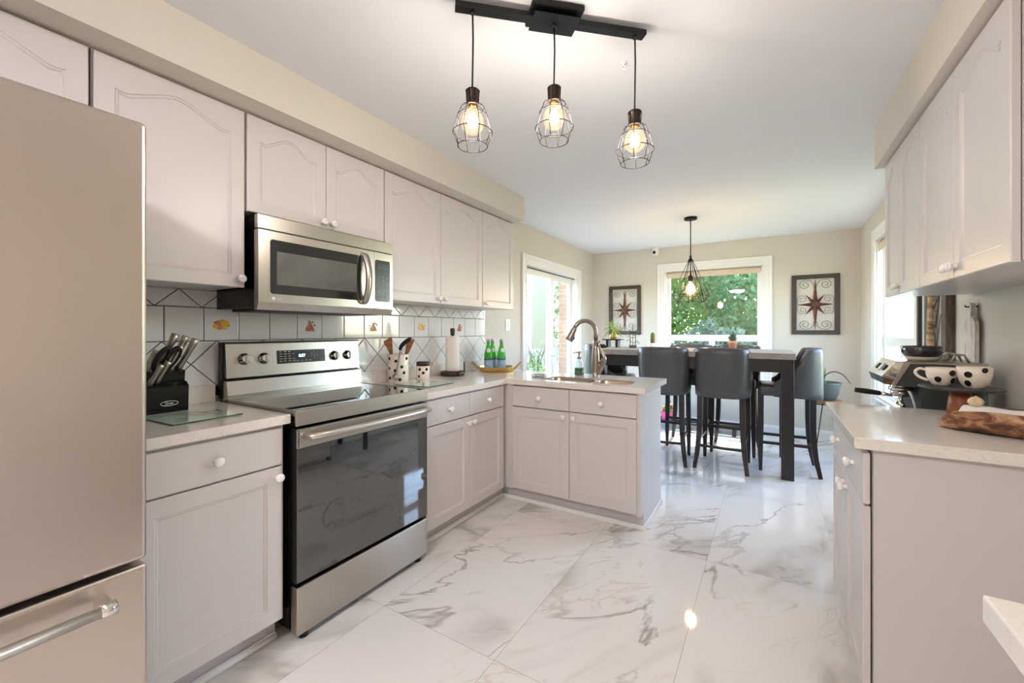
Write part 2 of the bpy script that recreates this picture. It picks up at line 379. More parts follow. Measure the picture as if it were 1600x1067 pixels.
def solo(name, mb, m, label, cat, group=None):
    """a thing that is one mesh; origin at its base"""
    xs = [p.x for p in mb.v]; ys = [p.y for p in mb.v]; zs = [p.z for p in mb.v]
    o = part(name, mb, m, None, loc=((min(xs) + max(xs)) / 2, (min(ys) + max(ys)) / 2, min(zs)))
    o['label'] = label; o['category'] = cat
    if group: o['group'] = group
    return o
def struct(name, mb, m, parent=None, cat=None):
    o = part(name, mb, m, parent)
    if parent is None: o['kind'] = 'structure'
    return o
def dup(root, loc, rotz, label, group=None):
    r = root.copy(); COL.objects.link(r); r.location = loc; r.rotation_euler = (0, 0, rotz); r['label'] = label
    if group: r['group'] = group
    WM[r.name] = Matrix.Translation(loc) @ Matrix.Rotation(rotz, 4, 'Z')
    for ch in list(root.children):
        c_ = ch.copy(); COL.objects.link(c_); c_.parent = r
        for g in list(ch.children):
            d = g.copy(); COL.objects.link(d); d.parent = c_
    return r
def text_mb(body, size, X, depth=0.0006):
    """letters as mesh geometry; X places text plane (x right, y up)"""
    cu = bpy.data.curves.new('lettering', 'FONT'); cu.body = body; cu.size = size; cu.extrude = depth; cu.align_x = 'CENTER'; cu.align_y = 'CENTER'
    cu.resolution_u = 3
    o = bpy.data.objects.new('lettering', cu); COL.objects.link(o)
    dg = bpy.context.evaluated_depsgraph_get(); me = bpy.data.meshes.new_from_object(o.evaluated_get(dg))
    mb = MB(); mb.X = X; mb.add([tuple(p.co) for p in me.vertices], [list(p.vertices) for p in me.polygons], False)
    bpy.data.objects.remove(o); bpy.data.curves.remove(cu); bpy.data.meshes.remove(me)
    return mb
def frame_x(o, ux, vx):
    ux = Vector(ux).normalized(); vx = Vector(vx).normalized(); wx = ux.cross(vx)
    m = Matrix.Identity(4)
    for i in range(3): m[i][0] = ux[i]; m[i][1] = vx[i]; m[i][2] = wx[i]; m[i][3] = o[i]
    return m

# ------------------------------------------------------------------ dimensions
XL, XR, YB, YR, ZC = -2.27, 0.885, 6.08, -2.4, 2.418
ZL, ZP, ZR = 0.925, 0.908, 0.922      # counter heights: left piece, L piece, right piece
WT = 0.14

# ------------------------------------------------------------------ setting
mb = MB().box(XL - WT, YR - WT, -0.1, XR + WT, YB + WT, 0.0); struct('floor', mb, M['floor'])
mb = MB().box(XL - WT, YR - WT, ZC, XR + WT, YB + WT, ZC + 0.12); struct('ceiling', mb, M['ceil'])
def wall_x(name, x0, x1, y0, y1, hole):
    a, b, c0, c1 = hole; mb = MB()
    mb.box(x0, y0, 0, x1, a, ZC).box(x0, b, 0, x1, y1, ZC).box(x0, a, c1, x1, b, ZC)
    if c0 > 0: mb.box(x0, a, 0, x1, b, c0)
    return struct(name, mb, M['wall'])
D0, D1, DZ = 4.0, 5.43, 2.0            # patio door opening along the left wall
wall_x('wall_left', XL - WT, XL, YR, YB + WT, (D0, D1, 0, DZ))
W2 = (3.98, 5.26, 0.62, 2.13)          # right-hand window
wall_x('wall_right', XR, XR + WT, YR, YB + WT, W2)
W1 = (-1.225, -0.065, 0.62, 2.085)     # back window
mb = MB(); mb.box(XL, YB, 0, W1[0], YB + WT, ZC).box(W1[1], YB, 0, XR, YB + WT, ZC).box(W1[0], YB, W1[3], W1[1], YB + WT, ZC).box(W1[0], YB, 0, W1[1], YB + WT, W1[2])
struct('wall_back', mb, M['wall'])
struct('wall_rear', MB().box(XL, YR - WT, 0, XR, YR, ZC), M['wall'])

# soffits above the wall cabinets
mb = MB().box(XL, YR, 2.217, -1.813, 3.165, ZC); struct('trim_1', mb, M['wall'])
mb = MB().box(0.52, YR, 2.19, XR, 3.15, ZC); struct('trim_2', mb, M['wall'])

def baseboard(name, x0, y0, x1, y1, nx, ny):
    mb = MB(); h = 0.10; t = 0.014
    poly = [(0, 0), (t, 0), (t, h * .7), (t * .6, h * .85), (t * .35, h), (0, h)]
    for (a, b) in zip(poly, poly[1:] + poly[:1]):
        mb.add([(x0 + nx * a[0], y0 + ny * a[0], a[1]), (x1 + nx * a[0], y1 + ny * a[0], a[1]), (x1 + nx * b[0], y1 + ny * b[0], b[1]), (x0 + nx * b[0], y0 + ny * b[0], b[1])], [(0, 1, 2, 3)])
    for (x, y) in ((x0, y0), (x1, y1)): mb.add([(x + nx * a[0], y + ny * a[0], a[1]) for a in poly], [tuple(range(len(poly)))])
    struct(name, mb, M['trim'])
baseboard('baseboard_back', XL, YB, XR, YB, 0, -1)
baseboard('baseboard_left', XL, 5.545, XL, YB, 1, 0)
baseboard('baseboard_right', XR, 2.49, XR, YB, -1, 0)

def casing(mb, axis, plane, inward, a, b, z0, z1, wd=0.105, bottom=False):
    """picture-frame casing on a wall; stepped profile"""
    def bx(p0, p1, q0, q1, t0, t1):
        if axis == 'x': mb.box(plane + inward * t0, p0, q0, plane + inward * t1, p1, q1, 0.003, 1)
        else: mb.box(p0, plane + inward * t0, q0, p1, plane + inward * t1, q1, 0.003, 1)
    for (e0, e1, t) in ((0, wd, 0.014), (wd * .62, wd - .0015, 0.024), (0.006, 0.026, 0.019)):
        bx(a - e1, a - e0, z0 - (e1 if bottom else 0), z1 + e1, 0, t); bx(b + e0, b + e1, z0 - (e1 if bottom else 0), z1 + e1, 0, t)
        bx(a - e0, b + e0, z1 + e0, z1 + e1, 0, t)
        if bottom: bx(a - e0, b + e0, z0 - e1, z0 - e0, 0, t)
def window(name, axis, plane, inward, a, b, z0, z1, outw):
    """fixed upper light over two small lower sashes"""
    mb = MB(); casing(mb, axis, plane, inward, a, b, z0, z1, bottom=True)
    # jamb liners
    d = -inward * WT
    def bx(m_, p0, p1, q0, q1, t0, t1, bev=0.003):
        if axis == 'x': m_.box(plane + t0 * -inward, p0, q0, plane + t1 * -inward, p1, q1, bev, 1)
        else: m_.box(p0, plane + t0 * -inward, q0, p1, plane + t1 * -inward, q1, bev, 1)
    bx(mb, a, a + .012, z0, z1, .001, WT); bx(mb, b - .012, b, z0, z1, .001, WT); bx(mb, a + .012, b - .012, z1 - .012, z1, .002, WT); bx(mb, a + .012, b - .012, z0, z0 + .02, .002, WT)
    root = struct(name, mb, M['trim'])
    fr = MB(); t0, t1 = 0.05, 0.10; zt0, zt1 = 1.125, 1.205
    fw = 0.045
    bx(fr, a + .012, a + .012 + fw, z0, z1, t0, t1); bx(fr, b - .012 - fw, b - .012, z0, z1, t0, t1)
    p0_, p1_ = a + .012 + fw, b - .012 - fw
    bx(fr, p0_, p1_, z1 - .012 - fw, z1 - .012, t0 + .002, t1); bx(fr, p0_, p1_, zt0, zt1, t0 - .008, t1); bx(fr, p0_, p1_, z0 + .02, z0 + .02 + fw, t0 + .002, t1)
    c_ = (a + b) / 2; bx(fr, c_ - .035, c_ + .035, z0 + .02 + fw, zt0, t0 + .002, t1)
    part('window_frame', fr, M['plastic'], root)
    for (p0, p1, q0, q1) in ((a + .05, b - .05, zt1 - .005, z1 - .05), (a + .05, c_ - .03, z0 + .05, zt0 + .005), (c_ + .03, b - .05, z0 + .05, zt0 + .005)):
        g = MB(); bx(g, p0, p1, q0, q1, .072, .078, 0); part('pane', g, M['pane'], root)
    return root
window('window_1', 'y', YB, -1, *W1, 1)
window('window_2', 'x', XR, -1, *W2, 1)
# sliding patio door
mb = MB(); casing(mb, 'x', XL, 1, D0, D1, 0, DZ)
mb.box(XL - WT, D0, 0, XL - .001, D0 + .012, DZ).box(XL - WT, D1 - .012, 0, XL - .001, D1, DZ).box(XL - WT, D0 + .012, DZ - .012, XL - .002, D1 - .012, DZ).box(XL - WT, D0 + .012, 0, XL - .002, D1 - .012, 0.02)
d1 = struct('door_1', mb, M['trim'])
def slider(x0, x1, a, b):
    m_ = MB(); s_w = 0.075
    m_.box(x0, a, .02, x1, a + s_w, DZ - .012, .004, 1).box(x0, b - s_w, .02, x1, b, DZ - .012, .004, 1).box(x0 + .002, a + s_w, .02, x1 - .002, b - s_w, .11, .004, 1).box(x0 + .002, a + s_w, DZ - .10, x1 - .002, b - s_w, DZ - .013, .004, 1)
    o = part('sliding_panel', m_, M['plastic'], d1)
    g = MB().box((x0 + x1) / 2 - .003, a + .06, .1, (x0 + x1) / 2 + .003, b - .06, DZ - .09); part('pane', g, M['pane'], o)
    return o
sA = slider(XL - .065, XL - .03, D0 + .012, 4.76)
slider(XL - .115, XL - .08, 4.70, D1 - .012)
mb = MB().tube([(XL - .03, 4.72, .95), (XL + .005, 4.72, .97), (XL + .005, 4.72, 1.17), (XL - .03, 4.72, 1.19)], .009); part('handle', mb, M['plastic'], sA)
mb = MB().box(XL - .028, D0 + .03, DZ - .035, XL - .02, D1 - .03, DZ - .025); part('track', mb, M['blackm'], d1)

# tiled backsplash (real tiles on a grout bed)
def clip(poly, x0, x1, z0, z1):
    for (ax, lim, sg) in ((0, x0, 1), (0, x1, -1), (1, z0, 1), (1, z1, -1)):
        out = []
        for i in range(len(poly)):
            p, q = poly[i], poly[(i + 1) % len(poly)]; dp = (p[ax] - lim) * sg; dq = (q[ax] - lim) * sg
            if dp >= 0: out.append(p)
            if dp * dq < 0: t = dp / (dp - dq); out.append((p[0] + t * (q[0] - p[0]), p[1] + t * (q[1] - p[1])))
        poly = out
        if len(poly) < 3: return None
    return poly
def inset(poly, d):
    n = len(poly); A = sum(poly[i][0] * poly[(i + 1) % n][1] - poly[(i + 1) % n][0] * poly[i][1] for i in range(n))
    if A < 0: poly = poly[::-1]
    poly = [p for i, p in enumerate(poly) if math.dist(p, poly[i - 1]) > 1e-4]; n = len(poly)
    if n < 3: return None
    lines = []
    for i in range(n):
        (x0, y0), (x1, y1) = poly[i], poly[(i + 1) % n]; l_ = math.dist(poly[i], poly[(i + 1) % n]); nx, ny = -(y1 - y0) / l_, (x1 - x0) / l_
        lines.append((x0 + nx * d, y0 + ny * d, x1 - x0, y1 - y0))
    out = []
    for i in range(n):
        a = lines[i - 1]; b = lines[i]; den = a[2] * b[3] - a[3] * b[2]
        if abs(den) < 1e-9: return None
        t = ((b[0] - a[0]) * b[3] - (b[1] - a[1]) * b[2]) / den; out.append((a[0] + a[2] * t, a[1] + a[3] * t))
    A2 = sum(out[i][0] * out[(i + 1) % n][1] - out[(i + 1) % n][0] * out[i][1] for i in range(n))
    return out if A2 > 1e-5 else None
BS = (0.47, 3.214, 0.95, 1.452); R0, R1 = 1.213, 1.370
bed = MB().box(XL, BS[0], BS[2], XL + .004, BS[1], BS[3]); bs = struct('trim_3', bed, M['grout'])
tiles = MB(); polys = []
for k in range(-3, 17):
    y = 0.771 + .1524 * k; polys.append([(y, R0), (y + .1524, R0), (y + .1524, R1), (y, R1)])
for k in range(-2, 17):
    y = 2.165 + .1785 * (k - 10)
    polys.append([(y, R1), (y + .1785, R1), (y + .089, 1.452)]); polys.append([(y, R1), (y + .089, 1.452), (y - .089, 1.452)])
for k in range(-4, 16):
    y = 0.979 + .2155 * k
    for j in range(0, 3):
        zz = R0 - .10775 * j; yy = y + (0 if j % 2 else .10775)
        polys.append([p for p in [(yy, zz + .10775), (yy + .10775, zz), (yy, zz - .10775), (yy - .10775, zz)]])
for i, pl in enumerate(polys):
    isd = i >= 20 + 38
    pl = clip(pl, BS[0], BS[1], BS[2], R0 if isd else BS[3])
    if not pl: continue
    a = inset(pl, .0019); b = inset(pl, .0055)
    if not a or not b or len(a) != len(b): continue
    n = len(a); vv = [(XL + .004, p[0], p[1]) for p in a] + [(XL + .0075, p[0], p[1]) for p in a] + [(XL + .009, p[0], p[1]) for p in b]
    tiles.add(vv, [(i_, (i_ + 1) % n, n + (i_ + 1) % n, n + i_) for i_ in range(n)] + [(n + i_, n + (i_ + 1) % n, 2 * n + (i_ + 1) % n, 2 * n + i_) for i_ in range(n)] + [tuple(range(2 * n, 3 * n))], False)
part('glazed_tiles', tiles, M['tile'], bs)
FR = {'lemons': ((226, 190, 60), (214, 120, 96), (120, 130, 70)), 'grapes': ((176, 66, 70), (200, 130, 70), (120, 110, 60)), 'vase': ((196, 140, 120), (220, 170, 110), (140, 140, 90)), 'oranges': ((226, 160, 60), (232, 190, 100), (90, 110, 50))}
fmats = {}
def fmat(c):
    if c not in fmats: fmats[c] = mat('fruit_paint', c, 0.3)
    return fmats[c]
for yc_, kind in ((0.999, 'lemons'), (1.456, 'grapes'), (1.913, 'vase'), (2.371, 'oranges'), (2.828, 'grapes')):
    cs = FR[kind]; mb = MB(); rr = random.Random(kind)
    if kind in ('grapes', 'vase'): pos = [(dy * .011 * (1 + (4 - r) * 0.0), (r - 2.4) * .0115) for r in range(5) for dy in ([-2, -1, 0, 1, 2], [-1.6, -.5, .6, 1.6], [-1, 0, 1.1], [-.5, .5], [0])[r]]
    else: pos = [(-.018, .004), (.002, .012), (.021, .006), (-.007, -.014), (.014, -.012), (-.026, -.008)]
    rad = .0075 if kind in ('grapes', 'vase') else .015
    for q, (dy, dz) in enumerate(pos):
        mb.cm = 0 if q % 3 else 1; c0 = Vector((XL + .0085, yc_ + dy, 1.292 + dz)); mb.lathe(c0, c0 + Vector((.0016, 0, 0)), [(0, rad), (.0012 , rad * .8), (.0016, rad * .3)], 10)
    mb.cm = 2
    for q in range(5):
        a = rr.uniform(0, 2 * PI); c0 = Vector((XL + .0085, yc_ + math.cos(a) * .03, 1.292 + math.sin(a) * .022)); mb.lathe(c0, c0 + Vector((.001, 0, 0)), [(0, .009), (.001, .005)], 6)
    part('fruit_motif', mb, [fmat(c_) for c_ in cs], bs)

# ------------------------------------------------------------------ cabinetry helpers
def knob(parent, p, w, rose=False):
    """porcelain knob, p = point on the door face, w = outward direction"""
    p = Vector(p); w = Vector(w)
    mb = MB(); mb.lathe(p, p + w, [(0, .010), (.002, .009), (.007, .0072), (.011, .009), (.0145, .0150), (.020, .0178), (.025, .0168), (.0295, .011), (.0305, .003)], 20)
    k = part('knob', mb, M['knob'], parent, world=True)
    if rose:
        m2 = MB(); q = p + w * .0285; up = Vector((0, 0, 1)); sd = w.cross(up)
        for dx, dy, r in ((0, 0, .004), (.005, .002, .0028), (-.004, .004, .0028), (-.002, -.005, .0026)):
            c_ = q + sd * dx + up * dy; m2.lathe(c_, c_ + w, [(0, r), (.0022, r * .6)], 8)
        part('rose_print', m2, M['rose'], k, world=True)
    return k
def door_mesh(o, ux, vx, W, H, arch=0.0, T=0.019, st=0.058):
    """framed door: face in the (ux,vx) plane, thickness outward; arch>0 gives a cathedral top"""
    mb = MB(); mb.X = frame_x(o, ux, vx)
    n = 25; e = .003
    def outline(ins, dz):
        pts = [(st + ins, st + ins), (W - st - ins, st + ins)]
        x0, x1 = st + ins, W - st - ins
        for i in range(n):
            t = i / (n - 1); x = x1 + (x0 - x1) * t; q = 1 - abs(2 * t - 1)
            h = max(0, min(1, (q - .12) / .88)); h = h * h * (3 - 2 * h)
            dip = -.10 * math.sin(PI * min(1, q / .3)) if q < .3 else 0
            pts.append((x, H - st - ins - arch + arch * (h + dip)))
        return [(x, y, dz) for x, y in pts]
    def rect(ins, dz):
        pts = [(ins, ins), (W - ins, ins)]
        for i in range(n):
            t = i / (n - 1); x = (W - ins) + (ins - (W - ins)) * t
            if i == 0 or i == n - 1: pts.append((W - ins if i == 0 else ins, H - ins))
            else:
                xi = (W - st) + (st - (W - st)) * t; pts.append((xi, H - ins))
        return [(x, y, dz) for x, y in pts]
    rings = [rect(0, 0), rect(0, T - e), rect(e, T), outline(0, T), outline(.003, T - .0045), outline(.008, T - .004), outline(.012, T - .0085), outline(.021, T - .0085)]
    k = len(rings[0]); vs_ = [p for r in rings for p in r]; fs = []
    for j in range(len(rings) - 1):
        for i in range(k): fs.append((j * k + i, j * k + (i + 1) % k, (j + 1) * k + (i + 1) % k, (j + 1) * k + i))
    fs.append(tuple((len(rings) - 1) * k + i for i in range(k))); fs.append(tuple(range(k))[::-1])
    mb.add(vs_, fs, False); return mb
def drawer_mesh(o, ux, vx, W, H, T=0.019):
    mb = MB(); mb.X = frame_x(o, ux, vx); mb.box(0, 0, 0, W, H, T, .004, 2); return mb

def run_base(label, y0, y1, doors, ztop, x_face, knobs, side=0.0, group=None, xback=None):
    """base cabinet along the left wall, doors face +x"""
    xb = XL + .025 if xback is None else xback
    r = thing('base_cabinet', label, 'cabinet', ((xb + x_face) / 2, (y0 + y1) / 2, 0), 0, group)
    xf = x_face - .019
    mb = MB().box(xb, y0, .10, xf - .002, y1, ztop); part('carcass', mb, M['cab'], r, world=True)
    mb = MB().box(xb, y0, 0, xf - .06, y1, .10); part('toe_kick', mb, M['toe'], r, world=True)
    mb = MB().tube([(xf - .055, y0 + .001, .012), (xf - .055, y1 - .001, .012)], .016, 8); mb.box(xf - .06, y0, .0, xf - .048, y1, .028, .003, 1); part('floor_moulding', mb, M['trim'], r, world=True)
    dz0, dz1, wz0, wz1 = .112, ztop - .165, ztop - .158, ztop - .012
    for (a, b), (kd, kw) in zip(doors, knobs):
        d = part('drawer', drawer_mesh((xf, a + .0015, wz0), (0, 1, 0), (0, 0, 1), b - a - .003, wz1 - wz0), M['cab'], r, world=True)
        knob(d, (x_face, (a + b) / 2, (wz0 + wz1) / 2), (1, 0, 0))
        d = part('door', door_mesh((xf, a + .0015, dz0), (0, 1, 0), (0, 0, 1), b - a - .003, dz1 - dz0), M['cab'], r, world=True)
        knob(d, (x_face, kw, dz1 - .04), (1, 0, 0), kd)
    return r
XF = -1.655
run_base('pale grey base cabinet with one drawer and one door between fridge and range', 0.475, 0.962, [(0.48, 0.95)], ZL - .038, XF, [(False, .928)])
run_base('pale grey two-door base cabinet between range and inside corner', 1.765, 2.62, [(1.772, 2.182), (2.182, 2.585)], ZP - .038, XF, [(True, 2.158), (True, 2.212)])

# peninsula cabinet, doors face -y
PY = 2.63
pc = thing('base_cabinet', 'pale grey two-door sink cabinet forming the peninsula end', 'cabinet', (-1.15, 2.92, 0))
yf = PY + .019; zt = ZP - .038
mb = MB().box(-1.655, yf + .002, .10, -.70, 3.19, zt - .0)
mb.v.clear(); mb.f.clear(); mb.mi.clear(); mb.sm.clear()
# hollow carcass so that the sink bowls have room
mb.box(-1.655, yf + .002, .10, -.70, 3.19, .62).box(-1.655, yf + .002, .62, -.70, yf + .02, zt).box(-1.655, 3.17, .62, -.70, 3.19, zt).box(-1.655, yf + .02, .62, -1.63, 3.17, zt).box(-.72, yf + .02, .62, -.70, 3.17, zt)
part('carcass', mb, M['cab'], pc, world=True)
mb = MB().prism([(PY + .004, .10), (yf + .05, .10), (yf + .05, 0), (3.20, 0), (3.20, zt), (PY + .004, zt)], -.70, -.678, 'yz'); part('end_panel', mb, M['cab'], pc, world=True)
mb = MB().box(-1.76, yf + .05, 0, -.70, 3.19, .098).box(-1.80, 2.621, 0, -1.734, yf + .0495, .098); part('toe_kick', mb, M['toe'], pc, world=True)
mb = MB().box(-1.734, yf + .034, 0, -.664, yf + .0498, .028, .003, 1).box(-.6778, yf + .0502, 0, -.664, 3.21, .028, .003, 1).box(-1.7338, 2.621, 0, -1.722, yf + .0335, .028, .003, 1)
part('floor_moulding', mb, M['trim'], pc, world=True)
mb = MB().box(-1.72, PY + .012, .10, -1.61, yf + .002, zt); part('corner_filler', mb, M['cab'], pc, world=True)
dz0, dz1, wz0, wz1 = .112, zt - .165, zt - .158, zt - .012
for (a, b), kx in zip(((-1.607, -1.157), (-1.157, -.70)), (-1.197, -1.122)):
    d = part('drawer_front', drawer_mesh((a + .0015, yf, wz0), (1, 0, 0), (0, 0, 1), b - a - .003, wz1 - wz0), M['cab'], pc, world=True)
    knob(d, ((a + b) / 2, PY, (wz0 + wz1) / 2), (0, -1, 0))
    d = part('door', door_mesh((a + .0015, yf, dz0), (1, 0, 0), (0, 0, 1), b - a - .003, dz1 - dz0), M['cab'], pc, world=True)
    knob(d, (kx, PY, dz1 - .035), (0, -1, 0), True)

# wall cabinets
def wall_cab_left(label, y0, y1, doors, z0, knobs, z1=2.207, depth=True):
    r = thing('wall_cabinet', label, 'cabinet', ((XL - 1.93) / 2, (y0 + y1) / 2, z0), 0)
    xf = -1.949
    mb = MB().box(XL, y0, z0 + .004, xf - .002, y1, z1 + .008); part('carcass', mb, M['cab'], r, world=True)
    for (a, b), (ky, kz) in zip(doors, knobs):
        d = part('door', door_mesh((xf, a + .0015, z0), (0, 1, 0), (0, 0, 1), b - a - .003, z1 - z0, arch=.052, st=.052), M['cab'], r, world=True)
        if ky is not None: knob(d, (-1.93, ky, kz), (1, 0, 0), True)
    return r
wall_cab_left('pale grey wall cabinet above the fridge', -.47, .458, [(-.465, -.005), (-.005, .456)], 1.87, [(-.03, 1.9), (.02, 1.9)])
wall_cab_left('tall pale grey single-door wall cabinet above knife block', .464, .945, [(.466, .943)], 1.447, [(.922, 1.483)])
wall_cab_left('short pale grey two-door wall cabinet above the microwave', .949, 1.713, [(.951, 1.333), (1.333, 1.713)], 1.782, [(1.312, 1.812), (1.366, 1.812)])
wall_cab_left('pale grey two-door wall cabinet right of the microwave', 1.715, 2.706, [(1.716, 2.213), (2.213, 2.706)], 1.447, [(2.190, 1.482), (2.250, 1.482)])
wall_cab_left('narrow pale grey end wall cabinet nearest the patio door', 2.707, 3.185, [(2.708, 3.183)], 1.447, [(2.745, 1.482)])

def wall_cab_right(label, y0, y1, doors, knobs):
    z0, z1 = 1.445, 2.178; xf = .574
    r = thing('wall_cabinet', label, 'cabinet', ((XR + .555) / 2, (y0 + y1) / 2, z0), 0)
    mb = MB().box(xf + .003, y0, z0 + .004, XR, y1, z1 + .012); part('carcass', mb, M['cab'], r, world=True)
    for (a, b), ky in zip(doors, knobs):
        d = part('door', door_mesh((xf, b - .0015, z0), (0, -1, 0), (0, 0, 1), b - a - .003, z1 - z0, arch=.05, st=.052), M['cab'], r, world=True)
        knob(d, (.555, ky, z0 + .04), (-1, 0, 0), True)
wall_cab_right('pale grey two-door wall cabinet on right, farther from camera', 2.458, 3.09, [(2.79, 3.088), (2.459, 2.79)], [2.812, 2.765])
wall_cab_right('pale grey two-door wall cabinet on right, nearer to camera', 1.66, 2.457, [(2.07, 2.456), (1.662, 2.07)], [2.10, 2.045])

# right base cabinet, doors face -x
rb = thing('base_cabinet', 'pale grey base cabinet under coffee counter with plain end panel', 'cabinet', (.58, 2.1, 0)); zt = ZR - .036
mb = MB().box(.283, 1.75, .10, XR - .025, 2.46, zt); part('carcass', mb, M['cab'], rb, world=True)
mb = MB().box(.2835, 1.732, 0, XR - .025, 1.75, zt, .002, 1); part('end_panel', mb, M['cab'], rb, world=True)
mb = MB().box(.33, 1.75, 0, XR - .03, 2.46, .10); part('toe_kick', mb, M['toe'], rb, world=True)
mb = MB().box(.318, 1.75, 0, .33, 2.46, .03, .003, 1); part('floor_moulding', mb, M['trim'], rb, world=True)
for (a, b), ky in zip(((2.10, 2.458), (1.735, 2.10)), (2.135, 2.065)):
    d = part('drawer', drawer_mesh((.277, b - .0015, .705), (0, -1, 0), (0, 0, 1), b - a - .003, .165), M['cab'], rb, world=True)
    knob(d, (.258, (a + b) / 2, .79), (-1, 0, 0))
    d = part('door', door_mesh((.277, b - .0015, .09), (0, -1, 0), (0, 0, 1), b - a - .003, .608), M['cab'], rb, world=True)
    knob(d, (.258, ky, .655), (-1, 0, 0))
nb = thing('base_cabinet', 'pale grey base cabinet under the nearest counter corner', 'cabinet', (.58, 0.1, 0))
mb = MB().box(.283, -.6, .10, XR - .025, .745, zt); part('carcass', mb, M['cab'], nb, world=True)
mb = MB().box(.33, -.6, 0, XR - .03, .745, .10); part('toe_kick', mb, M['toe'], nb, world=True)
for (a, b) in ((.31, .742), (-.14, .31), (-.598, -.14)):
    part('door', door_mesh((.277, b - .0015, .105), (0, -1, 0), (0, 0, 1), b - a - .003, .77), M['cab'], nb, world=True)

# ------------------------------------------------------------------ countertops
ct = thing('countertop', 'short white quartz countertop between fridge and range', 'countertop', (-1.95, .72, ZL - .037))
part('slab', MB().box(XL, .47, ZL - .037, -1.64, .975, ZL, .003, 2), M['quartz'], ct, world=True)
part('upstand', MB().box(XL + .0095, .47, ZL, XL + .026, .965, ZL + .08, .002, 1), M['quartz'], ct, world=True)
SX0, SX1, SY0, SY1 = -1.42, -.775, 2.71, 2.955
ct = thing('countertop', 'long white quartz L-shaped countertop holding the sink', 'countertop', (-1.9, 2.5, ZP - .037))
mb = MB(); z0 = ZP - .037; yF = 2.615; xE = -.645; yE = 3.245
mb.box(XL, 1.757, z0, -1.64, yF, ZP, .003, 2)
# peninsula slab with sink hole as one clean ring
def ringslab(mb, outer, hole, z0, z1):
    (a, b, c_, d), (e, f, g, h) = outer, hole
    O = [(a, b), (c_, b), (c_, d), (a, d)]; r = .05; Hh = []
    for cx, cy, s0 in ((e + r, f + r, PI), (g - r, f + r, 1.5 * PI), (g - r, h - r, 0), (e + r, h - r, .5 * PI)):
        Hh.append([(cx + r * math.cos(s0 + q * PI / 8), cy + r * math.sin(s0 + q * PI / 8)) for q in range(5)])
    for z, fl in ((z1, False), (z0, True)):
        for i in range(4):
            arc = Hh[i]; nxt = Hh[(i + 1) % 4]
            mb.add([(*O[i], z)] + [(*p, z) for p in arc], [tuple(range(6))], False)
            mb.add([(*O[i], z), (*O[(i + 1) % 4], z), (*nxt[0], z), (*arc[-1], z)], [(0, 1, 2, 3)], False)
    flat = [p for a_ in Hh for p in a_]; n = len(flat)
    mb.add([(*p, z0) for p in flat] + [(*p, z1) for p in flat], [(i, (i + 1) % n, n + (i + 1) % n, n + i) for i in range(n)], False)
    mb.add([(*p, z0) for p in O] + [(*p, z1) for p in O], [(i, (i + 1) % 4, 4 + (i + 1) % 4, 4 + i) for i in range(4)], False)
ringslab(mb, (XL, yF, xE, yE), (SX0, SY0, SX1, SY1), z0, ZP)
part('slab', mb, M['quartz'], ct, world=True)
part('upstand', MB().box(XL + .0095, 1.757, ZP, XL + .026, 3.245, ZP + .085, .002, 1), M['quartz'], ct, world=True)
solo('countertop', MB().box(.232, 1.705, ZR - .036, XR, 2.485, ZR, .003, 2), M['quartz'], 'white quartz countertop under dotted cups and wooden trough', 'countertop')
solo('countertop', MB().box(.234, -.62, ZR - .036, XR, .776, ZR, .003, 2), M['quartz'], 'white quartz counter corner nearest camera at lower right', 'countertop')
# ------------------------------------------------------------------ sink, faucet, soap, rack
sk = thing('sink', 'stainless double bowl sink set into peninsula counter', 'sink', ((SX0 + SX1) / 2, (SY0 + SY1) / 2, .70))
def bowl(x0, x1, y0, y1, zt_, zb):
    mb = MB(); rows = []
    for (ins, z, r) in ((-.001, zt_, .05), (.002, zt_ + .0005, .05), (.005, zt_ - .006, .05), (.008, zb + .03, .05), (.03, zb, .04), (.10, zb - .004, .02)):
        a, b, c_, d = x0 + ins, y0 + ins, x1 - ins, y1 - ins; row = []
        for cx, cy, s0 in ((a + r, b + r, PI), (c_ - r, b + r, 1.5 * PI), (c_ - r, d - r, 0), (a + r, d - r, .5 * PI)):
            for q in range(5): row.append((cx + r * math.cos(s0 + q * PI / 8), cy + r * math.sin(s0 + q * PI / 8), z))
        rows.append(row)
    mb.grid(rows, True, True); mb.add(rows[-1], [tuple(range(20))], True)
    return mb
mid = -1.06
for (a, b) in ((SX0 + .004, mid - .012), (mid + .012, SX1 - .004)):
    bo = part('bowl', bowl(a, b, SY0 + .003, SY1 - .003, ZP - .0035, z0 - .17), M['sinksteel'], sk, world=True, recalc=False)
    c_ = Vector(((a + b) / 2, (SY0 + SY1) / 2, z0 - .174)); part('drain', MB().lathe(c_, c_ + Vector((0, 0, 1)), [(0, .03), (.004, .04), (.006, .03), (.003, .02)], 20), M['chrome'], bo, world=True)
part('divider', MB().box(mid - .016, SY0 + .008, z0 - .10, mid + .016, SY1 - .008, ZP - .009, .008, 3), M['sinksteel'], sk, world=True)

